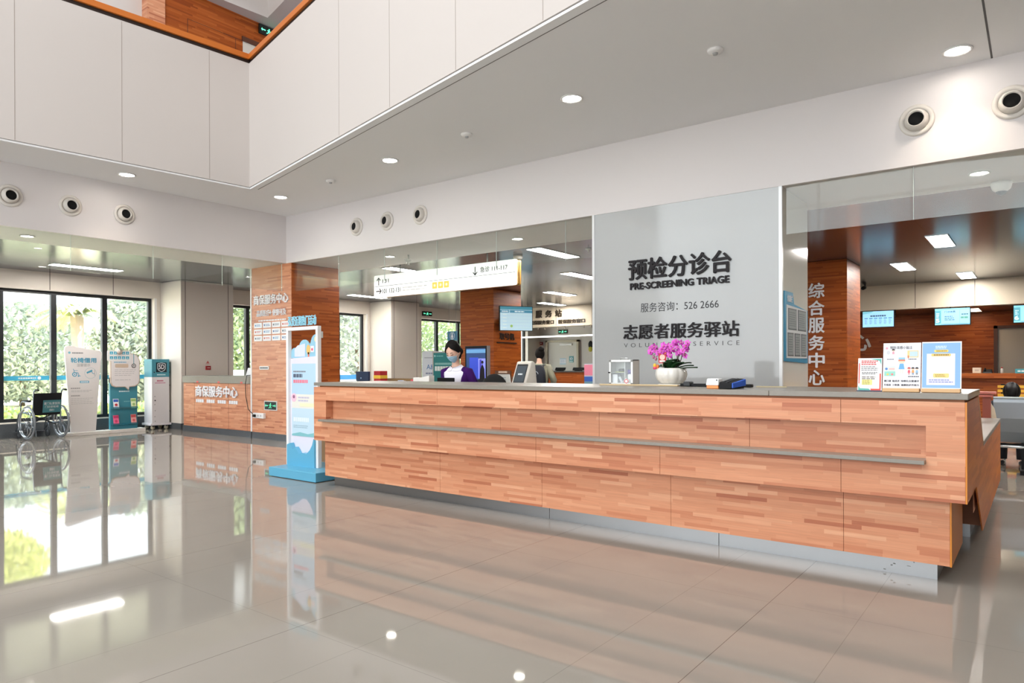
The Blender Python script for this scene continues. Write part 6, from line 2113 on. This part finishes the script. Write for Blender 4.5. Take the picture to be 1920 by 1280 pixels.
def hand(m, wrist, direction, palm_n, s=1.0, curl=.5):
    """palm and five bent fingers as one surface group"""
    d = Vector(direction).normalized()
    n = Vector(palm_n)
    n = (n - d * n.dot(d)).normalized()
    side = d.cross(n)
    w = Vector(wrist)
    m.tube([w - d * .02, w + d * .02, w + d * .055, w + d * .085], .02, 12, radii=[(.021 * s, .017 * s), (.028 * s, .015 * s), (.036 * s, .014 * s), (.034 * s, .011 * s)])
    for k, (o, L) in enumerate(((-.027, .062), (-.009, .074), (.009, .069), (.026, .054))):
        b = w + d * .08 * s + side * o * s
        p = [b]
        a = 0.0
        for q in range(3):
            a += curl * (.5 + .3 * q)
            p.append(p[-1] + (d * math.cos(a) + n * math.sin(a)) * L * s * (.42, .33, .25)[q])
        m.tube([b - d * .02] + p, .008, 8, radii=[.0085 * s, .0085 * s, .008 * s, .0075 * s, .006 * s])
    b = w + d * .025 * s - side * .03 * s
    m.tube([b + side * .012, b - side * .016 * s + d * .022 * s + n * .006, b - side * .022 * s + d * .046 * s + n * .016, b - side * .018 * s + d * .062 * s + n * .024], .009, 8, radii=[.011 * s, .0105 * s, .009 * s, .007 * s])
    return m


def person(name, base, yaw, height, label, pose, head_tilt=(0, 0, 0), lean=0.0, head=1.0):
    """upright or seated body in one continuous mesh; local +Y is forward. Returns the body, matrices and joints"""
    s = height / 1.62
    B = Matrix.Translation(base) @ Matrix.Rotation(yaw, 4, 'Z') @ Matrix.Scale(s, 4)
    m = MB(B)
    seated = pose.get('seated')
    J = {}
    hipz = pose.get('hip', .86)
    up = Vector((0, math.sin(lean), math.cos(lean)))
    fw = Vector((0, math.cos(lean), -math.sin(lean)))
    pel = Vector((0, 0, hipz))
    chest = pel + up * .34
    neck = pel + up * .53
    Rl = Matrix.Rotation(-lean, 3, 'X')
    # trunk
    prof = [(-.10, .120, .085), (-.03, .160, .105), (.06, .152, .100), (.14, .128, .088), (.24, .138, .095), (.34, .160, .105), (.42, .172, .100), (.465, .165, .088), (.495, .115, .070), (.515, .062, .056), (.56, .046, .050), (.62, .044, .048)]
    rings = [ell_ring(pel + up * h + (fw * .012 if h > .2 and h < .4 else Vector()), rx, ry, 20, R=Rl) for h, rx, ry in prof]
    m.loft(rings)
    # head
    hc = pel + up * .705 + fw * .030
    H = Matrix.Translation(hc) @ Rl.to_4x4() @ Matrix.Rotation(head_tilt[2], 4, 'Z') @ Matrix.Rotation(head_tilt[0], 4, 'X') @ Matrix.Rotation(head_tilt[1], 4, 'Y') @ Matrix.Scale(head, 4)
    mh = MB(B @ H)
    na, ne = 40, 30
    rows = []
    for j in range(1, ne):
        el = -PI / 2 + PI * j / ne
        rows.append([head_point(2 * PI * i / na, el) for i in range(na)])
    mh.loft(rows)
    for sg in (-1, 1):
        mh.ball((sg * .077, -.008, -.008), (.010, .019, .031), 10, 8)
    m.v_off = 0
    base_n = len(m.v)
    m.v += mh.v
    for f, sm in zip(mh.f, mh.sm):
        m.f.append([base_n + i for i in f]); m.mi.append(0); m.sm.append(True)
    # arms
    for sg, key in ((-1, 'armL'), (1, 'armR')):
        sh = pel + up * .452 + Vector((sg * .168, 0, 0))
        el, wr = Vector(pose[key][0]), Vector(pose[key][1])
        m.tube([sh - Vector((sg * .05, 0, 0)), sh, sh.lerp(el, .5), el, el.lerp(wr, .35), wr], .04, 14, radii=[.05, .047, .042, .035, .035, .022])
        hand(m, wr, (wr - el) + Vector(pose.get('hand_dir', (0, 0, 0))), pose.get('palm', (0, 0, -1)), 1.0, .4)
        J[key] = (sh, el, wr)
    # legs
    for sg in (-1, 1):
        hp = pel + Vector((sg * .085, 0, -.04))
        if seated:
            kn = hp + Vector((sg * .03, .42, .0)); an = Vector((kn.x, kn.y + .02, .08))
        else:
            kn = Vector((sg * .085, .02, hipz * .53)); an = Vector((sg * .085, -.01, .08))
        m.tube([hp + Vector((0, 0, .06)), hp, hp.lerp(kn, .5), kn, kn.lerp(an, .3), an], .07, 14, radii=[.085, .088, .07, .052, .053, .034])
        m.tube([an + Vector((0, -.04, -.045)), an + Vector((0, .06, -.05)), an + Vector((0, .16, -.06))], .03, 10, radii=[(.03, .032), (.034, .03), (.03, .018)])
    body = m.build(name, SKIN, None, origin=tuple(base))
    rm = body.modifiers.new('one_surface', 'REMESH')
    rm.mode = 'VOXEL'
    rm.voxel_size = .0062
    rm.use_smooth_shade = True
    sm = body.modifiers.new('soften', 'SMOOTH')
    sm.factor = .5
    sm.iterations = 3
    tag(body, label, 'person')
    return body, B, B @ H, dict(pel=pel, up=up, fw=fw, Rl=Rl, J=J, s=s, prof=prof)


def trunk_cloth(B, info, h0, h1, grow, mat, name, parent, gap=None, n=48, prof=None, skip_caps=True):
    """cloth tube round the trunk from h0 to h1 with thickness; gap=(a0,a1) leaves an opening (angles, front is pi/2)"""
    prof = prof or info['prof']
    def rad(h):
        for (ha, ra, ya), (hb, rb, yb) in zip(prof[:-1], prof[1:]):
            if ha <= h <= hb:
                t = (h - ha) / (hb - ha)
                return ra + (rb - ra) * t, ya + (yb - ya) * t
        return prof[0][1:] if h < prof[0][0] else prof[-1][1:]
    steps = 16
    outer, inner = [], []
    for k in range(steps + 1):
        h = h0 + (h1 - h0) * k / steps
        rx, ry = rad(h)
        g = grow(h) if callable(grow) else grow
        ro, ri = [], []
        if gap:
            gw = gap(h) if callable(gap) else gap
            angs = [PI / 2 + gw + (2 * PI - 2 * gw) * i / (n - 1) for i in range(n)]
        else:
            angs = [2 * PI * i / n for i in range(n)]
        for a in angs:
            for gg, lst in ((g, ro), (g - .008, ri)):
                p = Vector(((rx + gg) * math.cos(a), (ry + gg) * math.sin(a), 0))
                q = info['pel'] + info['up'] * h + info['Rl'] @ p + (info['fw'] * .012 if .2 < h < .4 else Vector())
                lst.append(q)
        outer.append(ro); inner.append(ri)
    m = MB(B)
    N = n
    vs = [p for r in outer for p in r] + [p for r in inner for p in r]
    off = len(outer) * N
    fs = []
    rng = N - 1 if gap else N
    for j in range(steps):
        for i in range(rng):
            i2 = (i + 1) % N
            a, b, c, d = j * N + i, j * N + i2, (j + 1) * N + i2, (j + 1) * N + i
            fs.append((a, b, c, d)); fs.append((off + d, off + c, off + b, off + a))
    for i in range(rng):
        i2 = (i + 1) % N
        fs.append((i2, i, off + i, off + i2))
        t = steps * N
        fs.append((t + i, t + i2, off + t + i2, off + t + i))
    if gap:
        for j in range(steps):
            fs.append((j * N, (j + 1) * N, off + (j + 1) * N, off + j * N))
            fs.append(((j + 1) * N + N - 1, j * N + N - 1, off + j * N + N - 1, off + (j + 1) * N + N - 1))
    m.add(vs, fs, True)
    return m


# ---- the clerk behind the desk
cx, cy = -5.22, 5.88
to_cam = math.atan2(-cy, -cx)
yaw = to_cam - PI / 2 - math.radians(36)
clerk, B, H, inf = person('person', (cx, cy, 0), yaw, 1.475, 'clerk in a blue face mask, purple cardigan and white uniform behind the desk',
                          dict(hip=.835, armL=((-.25, -.02, 1.03), (-.15, .19, .92)), armR=((.25, -.02, 1.03), (.15, .19, .92))), (-.24, 0.04, .06), .17, 1.05)


def hair_keep(a, e):
    a = abs((a + PI) % (2 * PI) - PI)
    if a < .95:
        return e > .92 - .62 * a
    if a < 1.42:
        return e > .33 - .75 * (a - .95)
    if a < 1.75:
        return e > -.02 + .25 * (a - 1.42)
    return e > -.70


def hair_off(a, e):
    b = abs((a + PI) % (2 * PI) - PI)
    back = max(0.0, min(1.0, (b - .7) / 1.2))
    top = max(0.0, math.sin(e))
    part = .004 * math.exp(-(a / .07) ** 2) * (1 if b < 1.2 else 0)
    return .009 + .011 * top + .012 * back + .0009 * math.sin(a * 31 + e * 3) - part


m = MB(H)
patch(m, -PI, PI, -.80, PI / 2 - .001, hair_off, 200, 96, hair_keep, .014)
m.ball((0, -.122, -.035), (.050, .040, .050), 20, 14)
m.build('hair', HAIR, clerk, label='black hair tied in a low bun')
m = MB(H)
def mask_shape(p, a, e):
    bulge = .012 * math.exp(-(a / .5) ** 2) * math.exp(-((e + .45) / .4) ** 2)
    pl_ = .0012 * math.sin(e * 34)
    return p + Vector((0, 1, 0)) * (bulge + pl_) + p.normalized() * .006
patch(m, -1.05, 1.05, -1.2, -.09, .002, 70, 60, lambda a, e: e > -1.18 + .50 * (abs(a) / 1.05) ** 2 and e < -.10 - .12 * (abs(a) / 1.05) ** 2 + .05 * math.exp(-(a / .25) ** 2), .002, mask_shape)
mk = m.build('face_mask', M((164, 202, 224), .7), clerk, label='pale blue pleated face mask')
for sg in (-1, 1):
    MB(H).tube([head_point(sg * .95, -.28, .008), head_point(sg * 1.25, -.10, .006), head_point(sg * 1.52, .05, .012)], .0015, 6).build('ear_loop', WHITE, mk)
    MB(H).tube([head_point(sg * .95, -.72, .008), head_point(sg * 1.25, -.50, .006), head_point(sg * 1.55, -.28, .012)], .0015, 6).build('ear_loop', WHITE, mk)
for sg in (-1, 1):
    e = MB(H)
    pts = [head_point(sg * (.22 + .40 * q / 6), .005 + .030 * math.sin(PI * q / 6) * -1 + .02 * q / 6, .0035) for q in range(7)]
    e.tube(pts, .003, 6, radii=[.0014, .0028, .0036, .0038, .0036, .003, .0015])
    e.build('eyelash_line', M((30, 22, 22), .5), clerk)
    e = MB(H)
    pts = [head_point(sg * (.19 + .46 * q / 6), .16 + .045 * math.sin(PI * q / 6), .002) for q in range(7)]
    e.tube(pts, .003, 6, radii=[.0018, .003, .0034, .0034, .003, .0024, .0012])
    e.build('eyebrow', M((70, 52, 46), .7), clerk)
UNI = M((232, 230, 240), .6)
trunk_cloth(B, inf, -.30, .512, lambda h: .020 + (.06 * (-h) if h < 0 else 0), UNI, 'u', clerk, prof=[(-.30, .165, .12)] + inf['prof'][1:]).build('uniform', UNI, clerk, label='white nurse uniform')
col_ = MB(B)
for sg in (-1, 1):
    rows = []
    for k in range(9):
        a = PI / 2 + sg * (.08 + 2.3 * k / 8)
        base_ = inf['pel'] + inf['up'] * (.545 - .018 * max(0, math.sin(a))) + inf['Rl'] @ Vector((.062 * math.cos(a), .064 * math.sin(a) + .004, 0))
        w_ = .062 * (1 if k > 1 else .75 + .12 * k)
        out = inf['pel'] + inf['up'] * (.545 - w_ * .72 - .02 * max(0, math.sin(a))) + inf['Rl'] @ Vector(((.062 + w_ * 1.05) * math.cos(a), (.064 + w_ * .62) * math.sin(a) + .006, 0))
        rows.append([base_, out, out - inf['up'] * .006, base_ - inf['up'] * .006])
    col_.loft(rows, True, True)
col_.build('collar', M((238, 236, 246), .6), clerk)
PUR = M((58, 18, 90), .9, spec=.2)
def gapf(h):
    return .60 + .22 * (h + .2) if h < .42 else .60 + .22 * .62 + (h - .42) * 5.0
cg = trunk_cloth(B, inf, -.20, .488, lambda h: .034 + (.03 * (-h) if h < 0 else 0), PUR, 'c', clerk, gap=gapf)
for key, sg in (('armL', -1), ('armR', 1)):
    sh, el, wr = inf['J'][key]
    cg.tube([sh - Vector((sg * .06, 0, -.006)), sh + Vector((sg * .002, 0, .0)), sh.lerp(el, .5), el, el.lerp(wr, .4), wr - (wr - el).normalized() * .03], .05, 20, radii=[.066, .068, .060, .054, .050, .040])
cg.build('cardigan', PUR, clerk, label='purple open cardigan')
TRO = M((226, 226, 234), .7)
tr_ = MB(B)
for sg in (-1, 1):
    tr_.tube([(sg * .085, 0, .86), (sg * .087, .01, .70), (sg * .086, .02, .45), (sg * .085, 0, .20), (sg * .085, -.01, .07)], .1, 18, radii=[.106, .104, .082, .072, .07])
tr_.build('trousers', TRO, clerk)
for sg in (-1, 1):
    MB(B).tube([(sg * .085, -.065, .032), (sg * .085, -.02, .04), (sg * .085, .06, .036), (sg * .085, .15, .028), (sg * .085, .175, .024)], .04, 14, radii=[(.03, .03), (.042, .036), (.046, .034), (.042, .027), (.02, .018)]).build('shoe', M((236, 236, 236), .4), clerk)

# ---- the person with the backpack at the kiosk
mx_, my_ = -6.98, 9.92
yaw = math.radians(20)
man, B, H, inf = person('person', (mx_, my_, 0), yaw, 1.52, 'person seen from behind with black hair and a dark backpack at the kiosk',
                        dict(hip=.84, armL=((-.30, .05, 1.04), (-.24, .28, .95)), armR=((.28, .04, 1.04), (.2, .28, .98))), (-.35, 0, .25), .08)
m = MB(H)
patch(m, -PI, PI, -.95, PI / 2 - .001, .014, 56, 30, lambda a, e: (e > .5) if abs(a) < .9 else ((e > .05) if abs(a) < 1.6 else True), .012)
m.ball((.02, -.085, .055), (.060, .055, .055), 18, 12)
m.build('hair', HAIR, man, label='black hair with a bun')
JK = M((150, 148, 128), .8)
jc = trunk_cloth(B, inf, -.16, .515, .035, JK, 'j', man)
for key, sg in (('armL', -1), ('armR', 1)):
    sh, el, wr = inf['J'][key]
    jc.tube([sh - Vector((sg * .06, 0, -.006)), sh, sh.lerp(el, .5), el, el.lerp(wr, .4), wr - (wr - el).normalized() * .02], .05, 20, radii=[.07, .074, .066, .06, .055, .042])
jc.build('jacket', JK, man, label='grey olive jacket')
BP = M((20, 24, 36), .75)
bp_ = MB(B)
rows = []
for z, w_, d0 in ((.86, .16, .16), (.92, .185, .21), (1.05, .19, .23), (1.2, .175, .21), (1.30, .14, .17), (1.335, .09, .13)):
    yb0 = -.10 - (1.3 - z) * .03
    rows.append([Vector((w_ * math.copysign(abs(math.cos(a)) ** .6, math.cos(a)), yb0 - d0 / 2 + d0 / 2 * math.copysign(abs(math.sin(a)) ** .6, math.sin(a)), z)) for a in [2 * PI * k / 24 for k in range(24)]])
bp_.loft(rows)
bpk = bp_.build('backpack', BP)
tag(bpk, 'dark navy backpack with a white arc print worn by the person at the kiosk', 'backpack')
a_ = MB(B)
yy = -.345
a_.tube([(.075 * math.cos(t), yy + .012 + .02 * math.sin(t), 1.17 + .05 * math.sin(t)) for t in [PI * k / 10 for k in range(11)]], .007, 6)
a_.tube([(-.04, yy + .008, 1.145), (.05, yy + .008, 1.15)], .004, 6)
a_.ball((-.06, yy + .006, 1.09), .008, 8, 6)
a_.build('print', M((190, 196, 206), .6), bpk)
st_ = MB(B)
for sg in (-1, 1):
    st_.tube([(sg * .10, -.14, 1.28), (sg * .115, -.06, 1.34), (sg * .12, .06, 1.32), (sg * .125, .14, 1.2), (sg * .14, .10, 1.02), (sg * .15, -.1, .92)], .016, 8, radii=[(.024, .008)] * 6)
st_.build('strap', BP, bpk)
trs = MB(B)
for sg in (-1, 1):
    trs.tube([(sg * .085, 0, .85), (sg * .087, .01, .70), (sg * .086, .02, .45), (sg * .085, 0, .20), (sg * .085, -.01, .07)], .1, 18, radii=[.106, .104, .084, .074, .072])
trs.build('trousers', M((40, 42, 50), .8), man)
for sg in (-1, 1):
    MB(B).tube([(sg * .085, -.065, .032), (sg * .085, -.02, .04), (sg * .085, .06, .036), (sg * .085, .15, .028), (sg * .085, .175, .024)], .04, 14, radii=[(.03, .03), (.042, .036), (.046, .034), (.042, .027), (.02, .018)]).build('shoe', M((60, 60, 64), .5), man)

# ---- the seated person on the bench, only the hair shows
sx_, sy_ = -.275, 9.93
sit, B, H, inf = person('person', (sx_, sy_, 0), 0.0, 1.50, 'person with black hair seated on the grey bench, bowed forward, seen from behind',
                        dict(hip=.46, seated=True, armL=((-.24, .30, .66), (-.10, .46, .62)), armR=((.24, .30, .66), (.10, .46, .62))), (-.05, 0, 0), .72)
m = MB(H)
patch(m, -PI, PI, -1.1, PI / 2 - .001, .022, 56, 30, lambda a, e: (e > .5) if abs(a) < .9 else ((e > -.3) if abs(a) < 1.6 else True), .014)
m.tube([(0, -.075, .02), (0, -.085, -.08), (0, -.07, -.17)], .06, 14, radii=[.07, .066, .05])
m.build('hair', HAIR, sit, label='thick black hair')
DKJ = M((34, 36, 44), .8)
jc = trunk_cloth(B, inf, -.10, .505, .03, DKJ, 'j', sit)
for key, sg in (('armL', -1), ('armR', 1)):
    sh, el, wr = inf['J'][key]
    jc.tube([sh - Vector((sg * .06, 0, -.006)), sh, sh.lerp(el, .5), el, el.lerp(wr, .4), wr - (wr - el).normalized() * .02], .05, 20, radii=[.068, .07, .062, .056, .052, .04])
jc.build('jacket', DKJ, sit, label='dark jacket')
trs = MB(B)
for sg in (-1, 1):
    trs.tube([(sg * .085, -.06, .47), (sg * .1, .15, .455), (sg * .115, .40, .45), (sg * .115, .45, .38), (sg * .115, .44, .09)], .1, 18, radii=[.10, .096, .078, .074, .066])
trs.build('trousers', M((40, 42, 50), .8), sit)
for sg in (-1, 1):
    MB(B).tube([(sg * .115, .385, .032), (sg * .115, .43, .04), (sg * .115, .51, .036), (sg * .115, .60, .028), (sg * .115, .625, .024)], .04, 14, radii=[(.03, .03), (.042, .036), (.046, .034), (.042, .027), (.02, .018)]).build('shoe', M((60, 60, 64), .5), sit)

finish_texts()
